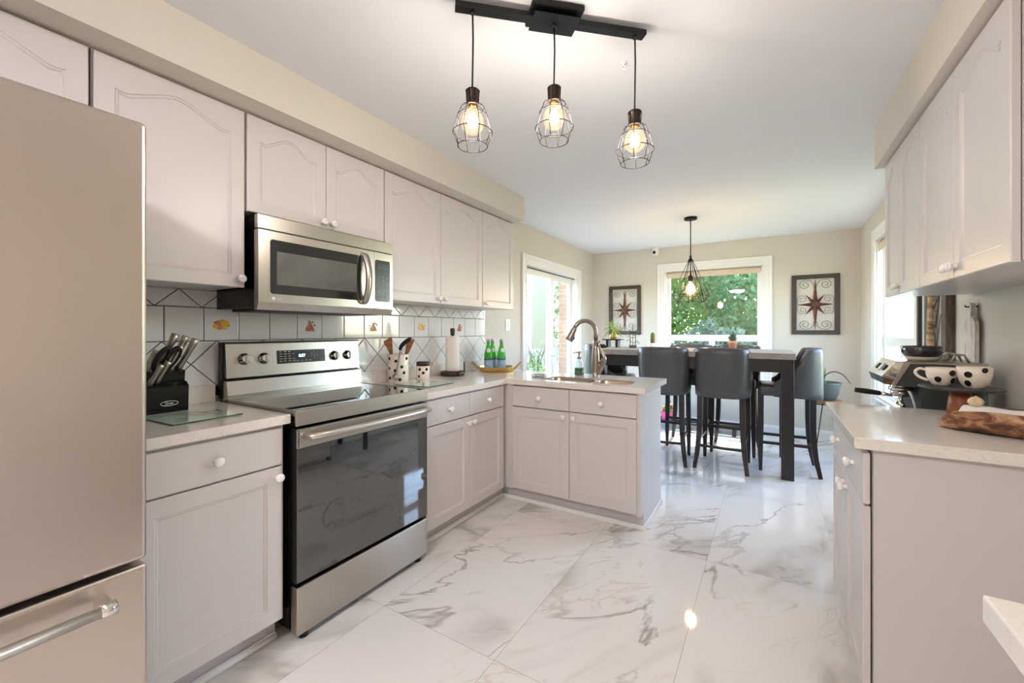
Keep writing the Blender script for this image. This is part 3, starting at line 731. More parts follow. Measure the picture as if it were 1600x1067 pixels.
fx, fy = -1.125, 3.06
fa = thing('faucet', 'tall brushed nickel gooseneck kitchen faucet behind the sink', 'faucet', (fx, fy, ZP))
mb = MB(); mb.lathe((fx, fy, ZP), (fx, fy, ZP + 1), [(0, .032), (.004, .032), (.008, .028), (.05, .029), (.12, .032), (.165, .029), (.22, .022), (.28, .0165)], 24)
part('body', mb, M['nickel'], fa, world=True)
pts = [(0, 0, .27), (0, 0, .33)]; dirx, diry = -.80, -.60; Rr = .084
for q in range(0, 13):
    a = math.radians(q * 13.4); pts.append((dirx * Rr * (1 - math.cos(a)), diry * Rr * (1 - math.sin(0) - math.cos(a)), .345 + Rr * math.sin(a)))
mb = MB().tube([(fx + p[0], fy + p[1], ZP + p[2]) for p in pts], [.0165] * len(pts), 14); part('spout', mb, M['nickel'], fa, world=True)
e1 = Vector((fx + pts[-1][0], fy + pts[-1][1], ZP + pts[-1][2])); dn = (Vector(pts[-1]) - Vector(pts[-2])).normalized()
mb = MB().lathe(e1 - dn * .005, e1 + dn, [(0, .017), (.01, .0195), (.04, .022), (.08, .0275), (.105, .030), (.11, .026)], 20)
sp = part('spray_head', mb, M['nickel'], fa, world=True)
bt = e1 + dn * .075 + Vector((.02, .012, .0)); part('spray_button', MB().box(bt.x - .004, bt.y - .006, bt.z - .02, bt.x + .008, bt.y + .006, bt.z + .02, .003), M['blackp'], sp, world=True)
# looping side lever
lp = [(.020, -.004, .03), (.044, -.012, .07), (.070, -.018, .115), (.076, -.02, .145), (.062, -.018, .180), (.042, -.014, .212), (.028, -.008, .24), (.026, -.006, .258), (.034, -.006, .278)]
lp2 = [(.020, -.004, .10), (.034, -.008, .112), (.050, -.013, .124), (.064, -.017, .140)]
mb = MB().curve([(fx + a, fy + b, ZP + c_) for a, b, c_ in lp], [.019, .019, .017, .015, .0135, .011, .009, .008, .006], 10).curve([(fx + a, fy + b, ZP + c_) for a, b, c_ in lp2], .009, 10)
part('lever', mb, M['nickel'], fa, world=True)

sx_, sy_ = -1.285, 3.12
sb = thing('soap_dispenser', 'clear glass soap bottle with green liquid and pump', 'soap bottle', (sx_, sy_, ZP))
part('bottle', MB().lathe((sx_, sy_, ZP), (sx_, sy_, ZP + 1), [(0, .036), (.004, .039), (.085, .039), (.105, .033), (.118, .018), (.132, .016)], 24), M['clear'], sb, world=True)
part('soap', MB().lathe((sx_, sy_, ZP + .003), (sx_, sy_, ZP + 1), [(0, .034), (.002, .0365), (.056, .0365)], 24), M['greenliq'], sb, world=True)
mb = MB().lathe((sx_, sy_, ZP + .13), (sx_, sy_, ZP + 1), [(0, .017), (.016, .017), (.018, .008), (.045, .008), (.047, .016), (.058, .016)], 16).tube([(sx_, sy_, ZP + .181), (sx_ - .03, sy_ - .015, ZP + .181), (sx_ - .042, sy_ - .02, ZP + .172)], .005)
part('pump', mb, M['nickel'], sb, world=True)
mb = MB()
rx, ry = -1.475, 2.80
for dz in (.006, .022):
    mb.tube([(rx - .045, ry - .03, ZP + dz), (rx + .045, ry - .03, ZP + dz), (rx + .045, ry + .03, ZP + dz), (rx - .045, ry + .03, ZP + dz)], .003, 6, True)
for k in range(5): mb.tube([(rx - .04 + .02 * k, ry - .03, ZP + .006), (rx - .04 + .02 * k, ry + .03, ZP + .006)], .002, 5)
for a, b in ((-.045, -.03), (.045, -.03), (.045, .03), (-.045, .03)): mb.tube([(rx + a, ry + b, ZP), (rx + a, ry + b, ZP + .023)], .003, 6)
solo('sponge_rack', mb, M['nickel'], 'small wire rack on the counter at left end of sink', 'rack')

# ------------------------------------------------------------------ refrigerator
fr = thing('refrigerator', 'stainless steel fridge with bottom freezer drawer', 'refrigerator', (-1.86, 0, 0))
FY0, FY1 = -.465, .449
part('body', MB().box(XL + .02, FY0 + .005, .03, -1.50, FY1 - .005, 1.80, .005), mat('fridge_side_grey', (150, 146, 142), .4, .3), fr, world=True)
part('door', MB().box(-1.49, FY0, .652, -1.42, FY1, 1.816, .012, 3), M['steel_v'], fr, world=True)
fd = part('freezer_drawer', MB().box(-1.49, FY0, .07, -1.42, FY1, .638, .010, 3), M['steel_v'], fr, world=True)
part('grille', MB().box(-1.52, FY0 + .01, .01, -1.47, FY1 - .01, .066), M['blackp'], fr, world=True)
def bar_handle(parent, z, y0, y1, x):
    mb = MB().tube([(x + .055, y0, z), (x + .055, y1, z)], .013, 16); h = part('handle', mb, M['satin'], parent, world=True)
    for y, s in ((y0, -1), (y1, 1)):
        m2 = MB().cyl((x + .055, y - s * .004, z), (x + .055, y + s * .026, z), .0165, n=18).box(x - .001, y - .004 if s > 0 else y - .022, z - .012, x + .055, y + .022 if s > 0 else y + .004, z + .012, .004)
        part('end_bracket', m2, M['chrome'], h, world=True)
bar_handle(fd, .585, -.36, .345, -1.42)
mb = MB().tube([(-1.365, -.41, .78), (-1.365, -.41, 1.6)], .013, 14); h_ = part('handle', mb, M['steel'], fr.children[1], world=True)
for z in (.78, 1.6): part('end_bracket', MB().box(-1.421, -.422, z - .014, -1.36, -.398, z + .014, .004), M['chrome'], h_, world=True)

# ------------------------------------------------------------------ range
rg = thing('range', 'stainless steel electric range with black glass cooktop', 'stove', (-1.95, 1.363, 0))
A, B = .982, 1.742; XQ = -1.615
part('body', MB().box(XL + .03, A + .004, .04, XQ - .055, B - .004, .90), M['black'], rg, world=True)
mb = MB().box(-2.20, A + .002, .895, XQ - .012, B - .002, .936, .004); part('cooktop', mb, M['bglass'], rg, world=True)
ck = rg.children[-1]
mb = MB().box(XQ - .014, A, .874, XQ, B, .938, .005, 2).box(-2.19, A, .915, XQ - .01, A + .009, .9385, .002, 1).box(-2.19, B - .009, .915, XQ - .01, B, .9385, .002, 1)
part('cooktop_trim', mb, M['steel'], rg, world=True)
# backguard: lower plinth and leaning control panel
mb = MB().prism([(-2.238, .90), (-2.165, .90), (-2.165, .955), (-2.178, 1.02), (-2.20, 1.025), (-2.238, 1.025)], A, B); part('backguard_plinth', mb, M['steel'], rg, world=True)
mb = MB().prism([(-2.243, .94), (-2.215, .94), (-2.215, 1.03), (-2.208, 1.205), (-2.243, 1.205)], A - .006, B + .006); part('backguard_shell', mb, M['black'], rg, world=True)
bgp = [(-2.212, 1.036), (-2.184, 1.034), (-2.200, 1.196), (-2.206, 1.206), (-2.24, 1.206)]
bg = part('control_panel', MB().prism(bgp, A + .004, B - .004), M['steel'], rg, world=True)
pw = (Vector((-2.184, 0, 1.034)), Vector((-2.200, 0, 1.196)))
def on_panel(y, z):
    t = (z - 1.034) / .162; return Vector((-2.184 - .016 * t, y, z))
pn = Vector((.162, 0, .016)).normalized()
for y, z in ((1.067, 1.122), (1.162, 1.121), (1.568, 1.115), (1.658, 1.115)):
    p = on_panel(y, z); k = part('control_knob', MB().lathe(p, p + pn, [(0, .026), (.004, .026), (.005, .0225), (.022, .021), (.025, .018)], 24), M['chrome'], bg, world=True)
    q = p + pn * .012; part('grip', MB().box(q.x, y - .0055, z - .021, q.x + .021, y + .0055, z + .021, .003), M['steel'], k, world=True)
    part('bezel_ring', MB().lathe(p - pn * .001, p + pn, [(0, .0285), (.003, .0285), (.003, .0265)], 24), M['black'], k, world=True)
Xp = frame_x(on_panel(1.365, 1.123) + pn * .0006, (0, 1, 0), Vector((-.016, 0, .162)))
mb = MB(); mb.X = Xp; mb.box(-.138, -.036, -.001, .140, .034, .001, .0005, 1); dp = part('display_panel', mb, M['panel'], bg, world=True)
mb = text_mb('8:57', .022, Xp @ Matrix.Translation((.0, .002, .0012))); part('clock_digits', mb, M['digits'], dp, world=True)
mb = MB(); mb.X = Xp
rr = random.Random(3)
for (x, y) in [(-.125 + .024 * i, .026 - .0125 * j) for j in range(5) for i in range(4) if (i < 3 or j in (1, 3, 4))]: mb.box(x, y, .001, x + rr.uniform(.010, .017), y + .0024, .0014)
for i in range(4): mb.box(-.032 + .024 * i, -.026, .001, -.018 + .024 * i, -.0235, .0014)
for (x, y) in ((.116, .018), (.116, -.004), (.116, -.026)): mb.tube([(x, y, .0012), (x + .018, y, .0012), (x + .018, y + .011, .0012), (x, y + .011, .0012)], .0006, 4, True)
part('button_print', mb, M['print'], dp, world=True)
nums = MB()
for i, ch in enumerate('1234567890'):
    t_ = text_mb(ch, .010, Xp @ Matrix.Translation((.056 + .017 * (i % 3 if i < 9 else 1), .023 - .0125 * (i // 3), .0012))); nums.add([tuple(p) for p in t_.v], t_.f, False)
part('keypad_numbers', nums, M['print'], dp, world=True)
# oven door
od = part('oven_door', MB().box(XQ - .05, A + .002, .238, XQ - .004, B - .002, .866, .004, 2), M['black'], rg, world=True)
part('door_band', MB().box(XQ - .006, A + .002, .785, XQ + .002, B - .002, .862, .003, 2), M['steel'], od, world=True)
part('door_window', MB().box(XQ - .006, A + .004, .243, XQ - .001, B - .004, .784, .001, 1), M['oglass'], od, world=True)
hy0, hy1 = A + .035, B - .02
hp = [(XQ, hy0, .832)] + [(XQ + .043 + .012 * math.sin(PI * i / 10), hy0 + .012 + (hy1 - hy0 - .024) * i / 10, .832) for i in range(11)] + [(XQ, hy1, .832)]
part('handle', MB().tube(hp, .0135, 14), M['satin'], od, world=True)
mb = MB()
for k in range(9): mb.box(XQ + .0005, A + .006, .79 + .008 * k, XQ + .003, A + .011, .794 + .008 * k); 
part('vent_slots', mb, M['black'], od, world=True)
part('storage_drawer', MB().box(XQ - .045, A + .002, .028, XQ, B - .002, .224, .005, 2), M['steel'], rg, world=True)
for y in (A + .05, B - .05):
    part('foot', MB().cyl((XQ - .03, y, 0), (XQ - .03, y, .035), .018), M['blackp'], rg, world=True)
    part('foot', MB().cyl((-2.15, y, 0), (-2.15, y, .045), .018), M['blackp'], rg, world=True)

# ------------------------------------------------------------------ microwave
mw = thing('microwave', 'stainless over-the-range microwave with black glass door window', 'microwave', (-2.05, 1.338, 1.36))
A, B = .962, 1.712; XM = -1.86
part('body', MB().box(XL + .012, A + .012, 1.362, XM - .035, B - .004, 1.765, .004), M['black'], mw, world=True)
part('vent_strip', MB().box(XM - .034, A, 1.702, XM, B, 1.764, .003, 1), M['steel'], mw, world=True)
part('bottom_grille', MB().box(XL + .08, A + .05, 1.35, XM - .06, B - .05, 1.363), M['blackm'], mw, world=True)
mb = MB().prism([(XM - .034, 1.352), (XM - .012, 1.352), (XM, 1.385), (XM, 1.698), (XM - .034, 1.698)], A, 1.578)
dr = part('door', mb, M['steel'], mw, world=True)
mb = MB().prism([(XM - .034, 1.352), (XM - .012, 1.352), (XM, 1.385), (XM, 1.698), (XM - .034, 1.698)], 1.580, B)
cp = part('control_side', mb, M['steel'], mw, world=True)
part('door_window', MB().rrect(1.012, 1.423, 1.488, 1.662, .012, XM - .004, XM + .002), M['mglass'], dr, world=True)
part('inner_screen', MB().box(XM, 1.040, 1.465, XM + .0028, 1.462, 1.612, .0005, 1), M['mscreen'], dr, world=True)
hh = [(XM - .002, 1.505, 1.675), (XM + .018, 1.507, 1.66), (XM + .036, 1.510, 1.60), (XM + .042, 1.511, 1.54), (XM + .036, 1.510, 1.48), (XM + .018, 1.507, 1.425), (XM - .002, 1.505, 1.41)]
part('handle', MB().curve(hh, .011, 8, prof=[(-1.5, -.7), (1.5, -.7), (1.5, .7), (-1.5, .7)]), M['steel'], dr, world=True)
pd = part('control_panel', MB().rrect(1.586, 1.424, 1.690, 1.656, .010, XM - .003, XM + .002), M['panel'], cp, world=True)
mb = MB()
for j in range(7):
    for i in range(3): mb.box(XM + .002, 1.598 + .03 * i, 1.445 + .019 * j, XM + .0026, 1.614 + .03 * i, 1.4505 + .019 * j)
part('button_print', mb, mat('dim_print', (110, 118, 120), .5), cp, world=True)
part('screen', MB().box(XM + .0015, 1.598, 1.605, XM + .0026, 1.68, 1.638, .0002, 1), mat('dim_green_screen', (54, 80, 66), .2), cp, world=True)
Xl = frame_x((XM + .0006, 1.052, 1.403), (0, 1, 0), (0, 0, 1))
mb = text_mb('LG', .018, Xl); lo_ = part('maker_mark', mb, M['plastic'], dr, world=True)
mb = MB(); c_ = Vector((XM + .0002, 1.026, 1.403)); mb.lathe(c_, c_ + Vector((1, 0, 0)), [(0, .008), (.001, .008)], 20); part('round_emblem', mb, M['plastic'], dr, world=True)

# ------------------------------------------------------------------ things on the left counter
kb = thing('knife_block', 'black wooden knife block with oval badge beside the fridge', 'knife block', (-2.17, .72, ZL))
prof = [(-2.245, 0), (-2.10, 0), (-2.095, .105), (-2.118, .122), (-2.135, .125), (-2.13, .165), (-2.145, .17), (-2.245, .17)]
KY0, KY1 = .655, .800
part('block', MB().prism([(x, ZL + z) for x, z in prof], KY0, KY1), M['black'], kb, world=True)
mb = MB(); cc = [(-2.0965, .733 + .030 * math.cos(t * PI / 16), ZL + .038 + .0095 * math.sin(t * PI / 16)) for t in range(32)]
mb.tube(cc, .0012, 5, True); bd = part('badge', mb, M['plastic'], kb, world=True)
mb = text_mb('Oster', .013, frame_x((-2.0970, .733, ZL + .038), (0, 1, 0), (0, 0, 1))); part('badge_lettering', mb, M['plastic'], bd, world=True)
knd = Vector((.46, .26, .85)).normalized()
def knife(y, x, z, ln, rad, label, black=False):
    p = Vector((x, y, ZL + z)); r = thing('kitchen_knife', label, 'knife', p, 0, 'knives in the block')
    pr = [(-.7, -1.25), (.7, -1.25), (1, -.7), (1, .7), (.7, 1.25), (-.7, 1.25), (-1, .7), (-1, -.7)]
    mb = MB(); n = 8; pts_ = [p + knd * (ln * i / n) + Vector((.006, 0, 0)) * math.sin(PI * i / n) for i in range(n + 1)]
    rs = [rad * .66 * (1.0 - .22 * math.sin(PI * min(1, i / n * 1.1))) * (1.0 if i < n else 1.05) for i in range(n + 1)]
    mb.tube(pts_, rs, prof=pr); part('handle', mb, M['blackp'] if black else M['satin'], r, world=True)
    mb = MB().tube([p - knd * .012, p + knd * .002], rad * .5, prof=pr); part('blade', mb, M['chrome'], r, world=True)
KN = [(.776, -2.142, .172, .150, .0155, 'long steel-handled knife at right end of back row'), (.745, -2.165, .172, .165, .0145, 'tallest dark-sided steel knife behind the back row'),
      (.738, -2.140, .172, .118, .013, 'shorter steel-handled knife in middle of back row'), (.708, -2.175, .172, .175, .0155, 'wide square-ended steel knife towering behind the shears'),
      (.697, -2.12, .127, .098, .012, 'steak knife second from right in front row'), (.674, -2.114, .122, .092, .012, 'steak knife at left end of front row beside fridge'),
      (.676, -2.15, .172, .06, .0115, 'steel knife peeking past fridge in middle row'), (.672, -2.17, .172, .10, .0125, 'topmost steel knife peeking past fridge edge')]
for a in KN: knife(*a)
p = Vector((-2.145, .712, ZL + .172)); sh = thing('kitchen_shears', 'black-handled shears in the knife block', 'shears', p)
mb = MB()
for s in (-1, 1):
    c0 = p + knd * .06 + Vector((.012, s * .017, 0)); up = knd; sd = Vector((0, 1, 0))
    mb.tube([c0 + up * (.050 * math.cos(t * PI / 10)) + sd * (.017 * math.sin(t * PI / 10)) for t in range(20)], .0095, 8, True)
part('handles', mb, M['blackp'], sh, world=True)
part('blade', MB().box(p.x - .006, p.y - .004, p.z - .02, p.x + .006, p.y + .004, p.z + .02), M['chrome'], sh, world=True)

def glass_board(label, cx, cy, hx, hy, rot, z, seed):
    r = thing('glass_cutting_board', label, 'cutting board', (cx, cy, z), rot)
    mb = MB().box(-hx, -hy, .0015, hx, hy, .0065, .002, 2); part('glass_plate', mb, M['mint'], r)
    mb = MB().box(-hx - .0008, -hy - .0008, .002, hx + .0008, -hy + .001, .006).box(hx - .001, -hy, .002, hx + .0008, hy, .006); part('edge', mb, M['mintedge'], r)
    mb = MB()
    for a in (-1, 1):
        for b in (-1, 1): mb.cyl((a * (hx - .02), b * (hy - .02), 0), (a * (hx - .02), b * (hy - .02), .002), .006, n=10)
    part('foot', mb, M['plastic'], r)
    rr = random.Random(seed); mb = MB(); zz = .0067
    if seed == 1:
        # dark scrawl, red patches, green strokes and a loop at the right end
        mb.cm = 0
        for q in range(5):
            y0 = -hy + .03 + .024 * q; mb.tube([(-hx * .55 + .01 * math.sin(t), y0 + .0035 * t, zz) for t in range(7)], .0012, 4)
        mb.tube([(hx * .45 * 0 + -.005 + .035 * math.cos(t * .35), hy * .62 + .026 * math.sin(t * .35), zz) for t in range(18)], .0022, 4)
        mb.tube([(-.03 - .004 * t, hy * .45 + .01 * t, zz) for t in range(5)], .004, 4)
        mb.tube([(.05 + .02 * math.cos(t * .5), -hy * .55 + .02 * math.sin(t * .5), zz) for t in range(8)], .0025, 4)
        mb.cm = 1
        for q in range(4): mb.tube([(-.035 + .03 * q * .7, -.03 + .004 * t + .012 * q, zz) for t in range(9)], [.001 + .004 * math.sin(PI * t / 8) for t in range(9)], 5)
        mb.tube([(-.05 + .012 * t, .035 + .004 * t, zz) for t in range(9)], .0035, 5)
        mb.cm = 2
        mb.tube([(-.055, -.02 + .012 * t, zz) for t in range(8)], .003, 5)
    else:
        for q in range(16):
            mb.cm = rr.choice((0, 2, 2)); x = rr.uniform(-hx + .03, hx - .03); y = rr.uniform(-hy + .03, hy - .03); a = rr.uniform(0, PI)
            mb.tube([(x + .008 * t * math.cos(a), y + .008 * t * math.sin(a), zz) for t in range(4)], .0022, 4)
    for i in range(len(mb.v)): mb.v[i].z = zz + (mb.v[i].z - zz) * .12
    part('printed_pattern', mb, [M['ink'], M['ink2'], M['ink3']], r)
glass_board('mint glass cutting board with red print in front of knife block', -1.915, .745, .125, .118, math.radians(3), ZL, 1)
glass_board('pale glass cutting board right of range in front of crock', -1.945, 2.065, .14, .135, math.radians(4), ZP, 2)

# utensil crock and utensils
def dots_on(parent, cx, cy, z0, R, spots, r=.011):
    for ang, zz in spots:
        n = Vector((math.cos(ang), math.sin(ang), 0)); mb = MB()
        ring = []
        for rad in (1.0, .55):
            for t in range(14):
                a = 2 * PI * t / 14; da = r * rad * math.cos(a) / R; ring.append((cx + (R + .0012) * math.cos(ang + da), cy + (R + .0012) * math.sin(ang + da), z0 + zz + r * rad * math.sin(a)))
        mb.add(ring, [(i, (i + 1) % 14, 14 + (i + 1) % 14, 14 + i) for i in range(14)] + [tuple(range(14, 28))], True)
        part('dot', mb, M['dot'], parent, world=True)
CXc, CYc, CR = -2.165, 2.045, .070
cr = thing('utensil_crock', 'cream utensil crock with black polka dots beside the range', 'crock', (CXc, CYc, ZP))
mb = MB().lathe((CXc, CYc, ZP), (CXc, CYc, ZP + 1), [(0, .066), (.004, CR), (.190, CR), (.194, CR - .003), (.190, CR - .007), (.012, CR - .008)], 32)
part('pot', mb, M['cream'], cr, world=True)
dots_on(cr, CXc, CYc, ZP, CR, [(-1.0, .15), (-.45, .11), (-1.75, .165), (-1.75, .10), (-1.05, .085), (.1, .165), (-.2, .07), (-1.65, .035), (-.62, .025)], .0108)
def wspoon(label, ang, tilt, ln, wid):
    b = Vector((CXc, CYc, ZP + .02)); d = Vector((math.sin(tilt) * math.cos(ang), math.sin(tilt) * math.sin(ang), math.cos(tilt)))
    r = thing('wooden_spatula', label, 'utensil', b, 0, 'utensils in the crock')
    part('handle', MB().tube([b + d * (t * .05) for t in range(5)], .006, 8), M['brownwood'], r, world=True)
    sd = d.cross(Vector((-.75, .66, 0))).normalized(); n_ = d.cross(sd)
    mb = MB(); out = [(-.35, 0), (-.55, .03), (-wid, .085), (-wid * 1.02, .10), (wid * .98, .085), (wid, .07), (.55, .03), (.35, 0)]
    P0 = b + d * .18; sc_ = .03
    vv = [P0 + sd * (x * sc_) + d * (y * 1.15) + n_ * e for e in (-.003, .003) for x, y in out]; k = len(out)
    mb.add(vv, [tuple(range(k))[::-1], tuple(range(k, 2 * k))] + [(i, (i + 1) % k, k + (i + 1) % k, k + i) for i in range(k)], False)
    part('blade', mb, M['brownwood'], r, world=True)
wspoon('wide wooden spatula leaning left in dotted crock', -2.5, .26, .3, 1.0)
wspoon('wooden spatula leaning right in dotted crock', .75, .30, .3, .75)
ld = thing('ladle', 'steel ladle with black grip hooked over front of crock', 'utensil', (CXc + .05, CYc - .06, ZP + .03))
def ckp(u, z, out_=0.0):   # point in front of crock: u to the viewer's right, out towards viewer
    r_ = Vector((.853, .522, 0)); f_ = Vector((.522, -.853, 0)) * .9; f_ = Vector((.6, -.8, 0))
    return Vector((CXc, CYc, ZP + z)) + r_ * u + f_ * (CR + .012 + out_)
part('shaft', MB().tube([ckp(-.004, .05), ckp(.005, .10), ckp(.016, .16), ckp(.026, .215), ckp(.03, .24)], .0055, 8), M['steel'], ld, world=True)
part('grip', MB().curve([ckp(.026, .225), ckp(.034, .25), ckp(.058, .275), ckp(.088, .296), ckp(.10, .297)], [.010, .013, .0145, .014, .008], 10), M['blackp'], ld, world=True)
c_ = ckp(-.006, .045, .004); part('scoop', MB().ball(c_, .026, 14, 8, (1, .8, .9)), M['steel'], ld, world=True)

JX, JY = -2.15, 2.27
jr = thing('lidded_jar', 'small cream polka dot jar with dark lid', 'jar', (JX, JY, ZP))
part('pot', MB().lathe((JX, JY, ZP), (JX, JY, ZP + 1), [(0, .043), (.004, .047), (.098, .047), (.102, .042)], 28), M['cream'], jr, world=True)
part('lid', MB().lathe((JX, JY, ZP + .098), (JX, JY, ZP + 1), [(0, .047), (.003, .049), (.026, .049), (.031, .044), (.032, .01)], 28), M['bronze'], jr, world=True)
dots_on(jr, JX, JY, ZP, .047, [(-1.35, .075), (-.80, .05), (-.25, .075), (-1.5, .025)], .0105)

HX, HY_ = -2.13, 2.58
hd = thing('paper_towel_holder', 'dark bronze paper towel holder by the tiled wall', 'holder', (HX, HY_, ZP))
part('base', MB().lathe((HX, HY_, ZP), (HX, HY_, ZP + 1), [(0, .092), (.004, .095), (.030, .095), (.036, .090), (.037, .02)], 32), M['bronze'], hd, world=True)
part('post', MB().cyl((HX, HY_, ZP + .035), (HX, HY_, ZP + .33), .008, n=10).lathe((HX, HY_, ZP + .315), (HX, HY_, ZP + 1), [(0, .012), (.008, .017), (.05, .019), (.058, .014), (.06, .004)], 14), M['bronze'], hd, world=True)
part('side_arm', MB().tube([(HX + .078, HY_ + .05, ZP + .02), (HX + .078, HY_ + .05, ZP + .11)], .005, 8), M['bronze'], hd, world=True)
solo('paper_towel_roll', MB().lathe((HX, HY_, ZP + .038), (HX, HY_, ZP + 1), [(0, .020), (0, .052), (.003, .054), (.268, .054), (.272, .052), (.272, .020), (0, .020)], 32, caps=False), M['paper'], 'white paper towel roll on dark holder', 'paper towel')

# brass tray and bottles
TX, TY, TR = -2.035, 3.06, .165
tr = thing('serving_tray', 'octagonal brass tray with two handles under the green bottles', 'tray', (TX, TY, ZP))
mb = MB(); rows = []
for (r, z) in ((TR - .02, .0), (TR - .012, .003), (TR, .042), (TR - .003, .043), (TR - .015, .008), (TR - .03, .006)):
    rows.append([(TX + r * math.cos(PI / 8 + t * PI / 4), TY + r * math.sin(PI / 8 + t * PI / 4), ZP + z) for t in range(8)])
mb.grid(rows, False, True); mb.add(rows[0], [tuple(range(8))], False); mb.add(rows[-1], [tuple(range(8))], False); part('dish', mb, M['brass'], tr, world=True)
r_ = Vector((.853, .522, 0)); f_ = Vector((-.522, .853, 0)); tc = Vector((TX, TY, ZP))
for s in (-1, 1):
    a = tc + r_ * (s * (TR - .008)) + f_ * .05 + Vector((0, 0, .02)); b = tc + r_ * (s * (TR - .008)) - f_ * .05 + Vector((0, 0, .02)); up = r_ * (s * .058) + Vector((0, 0, .058))
    part('handle', MB().tube([a, a + up, b + up, b], .0045, 6), M['brass'], tr, world=True)
def bottle(x, y, label, first=None):
    z = ZP + .0085
    r = thing('water_bottle', label, 'bottle', (x, y, z), 0, 'green bottles on the brass tray')
    mb = MB().lathe((0, 0, 0), (0, 0, 1), [(0, .032), (.006, .038), (.122, .038), (.150, .036), (.195, .023), (.225, .0145), (.262, .0135)], 24); part('glass', mb, M['bottle'], r)
    mb = MB().lathe((0, 0, 0), (0, 0, 1), [(.022, .0388), (.105, .0388)], 24, caps=False); lb = part('label_band', mb, M['lblue'], r)
    mb = MB().lathe((0, 0, 0), (0, 0, 1), [(.092, .0392), (.104, .0392)], 24, caps=False); part('label_border', mb, M['lnavy'], lb)
    mb = MB()
    for t in range(1): 
        a0 = -.95; mb.add([(.0394 * math.cos(a0 + .33 * math.cos(q * PI / 8)), .0394 * math.sin(a0 + .33 * math.cos(q * PI / 8)), .066 + .014 * math.sin(q * PI / 8)) for q in range(16)], [tuple(range(16))], True)
    part('label_emblem', mb, M['lwhite'], lb)
    mb = MB(); a0 = -.95
    pts5 = []
    for q in range(10):
        rr_ = 1 if q % 2 == 0 else .42; pts5.append((.0396 * math.cos(a0 + .13 * rr_ * math.sin(q * PI / 5)), .0396 * math.sin(a0 + .13 * rr_ * math.sin(q * PI / 5)), .066 + .005 * rr_ * math.cos(q * PI / 5)))
    mb.add(pts5, [tuple(range(10))], True); part('red_star', mb, M['lred'], lb)
    mb = MB(); rows = []
    for i in range(5):
        zz = .158 + .009 * i; rad = .0355 - .30 * (zz - .152) + .0008; hw = .62 * math.sqrt(max(0.0, 1 - ((i - 2) / 2.3) ** 2)); rows.append([(rad * math.cos(-.95 + hw * t), rad * math.sin(-.95 + hw * t), zz) for t in (-1, -.6, -.2, .2, .6, 1)])
    mb.grid(rows); part('neck_label', mb, M['lwhite'], r)
    part('cap', MB().lathe((0, 0, .240), (0, 0, 1), [(0, .0150), (.024, .0155), (.032, .0145), (.033, .004)], 18), M['cap'], r)
    return r
b0 = bottle(TX - .045, TY - .055, 'green glass bottle at left end of brass tray')
dup(b0, (TX - .064, TY + .034, ZP + .0085), .25, 'green glass bottle in the middle, half hidden behind another')
dup(b0, (TX + .034, TY + .030, ZP + .0085), .3, 'green glass bottle standing apart at right of brass tray')

# switch plate
pl = thing('switch_plate', 'white double switch plate on wall beside the tiles', 'switch', (XL, 3.62, 1.32))
part('plate', MB().box(XL, 3.575, 1.262, XL + .006, 3.665, 1.378, .003, 2), M['plastic'], pl, world=True)
for y in (3.597, 3.643): part('switch', MB().box(XL + .005, y - .016, 1.287, XL + .010, y + .016, 1.353, .002, 1), M['plastic'], pl, world=True)

# ------------------------------------------------------------------ pendant bar light
pb = thing('pendant_bar_light', 'black three-lamp pendant bar with wire cage shades', 'ceiling light', (-.67, 1.38, ZC))
c0, c1 = Vector((-.93, 1.14, 2.39)), Vector((-.405, 1.63, 2.39)); bd_ = (c1 - c0).normalized(); bn = Vector((-bd_.y, bd_.x, 0))
mb = MB(); mb.X = frame_x((c0 + c1) / 2, bd_, bn); hl = (c1 - c0).length / 2
mb.box(-hl, -.019, -.010, hl, .019, .010, .002, 1); part('bar', mb, M['blackm'], pb, world=True)
mb = MB(); mb.X = frame_x((c0 + c1) / 2, bd_, bn); mb.box(-.095, -.062, .008, .095, .062, .028, .003, 1).box(-.085, -.05, -.013, .085, .05, -.0085, .002, 1); part('canopy', mb, M['blackm'], pb, world=True)
def cage_pendant(parent, px, t, ztop):
    p = c0 + (c1 - c0) * t; x, y = p.x, p.y
    part('cord', MB().tube([(x, y, 2.382), (x + .002, y, 2.28), (x - .001, y, ztop)], .0032, 8).lathe((x, y, 2.366), (x, y, 3), [(0, .004), (.004, .008), (.014, .008)], 10), M['blackp'], parent, world=True)
    so = part('socket', MB().lathe((x, y, ztop), (x, y, 0), [(0, .005), (.006, .008), (.008, .022), (.012, .0235), (.016, .021), (.058, .021), (.062, .022)], 18), M['bronze'], parent, world=True)
    prof_ = [(.012, .024), (.058, .022), (.070, .040), (.10, .053), (.157, .069), (.205, .052)]
    mb = MB()
    for k in range(8):
        a = k * PI / 4 + .2; mb.tube([(x + r * math.cos(a), y + r * math.sin(a), ztop - d) for d, r in prof_], .0014, 5)
    for d, r in ((.070, .040), (.10, .053), (.157, .069), (.205, .052), (.012, .024)):
        mb.tube([(x + r * math.cos(q * PI / 16), y + r * math.sin(q * PI / 16), ztop - d) for q in range(32)], .0015, 5, True)
    part('cage', mb, M['wire'], parent, world=True)
    bu = part('bulb', MB().lathe((x, y, ztop - .058), (x, y, 0), [(0, .013), (.012, .013), (.022, .020), (.045, .037), (.065, .041), (.085, .036), (.10, .020), (.105, .004)], 20), M['bulbglass'], parent, world=True)
    part('filament', MB().ball((x, y, ztop - .120), .0175, 12, 8, (1, 1, 1.35)), M['filament'], bu, world=True)
    part('bulb_base', MB().cyl((x, y, ztop - .074), (x, y, ztop - .055), .0135, n=14), M['brass'], bu, world=True)
cage_pendant(pb, 728, .085, 2.112); cage_pendant(pb, 861, .50, 2.157); cage_pendant(pb, 984, .945, 2.102)
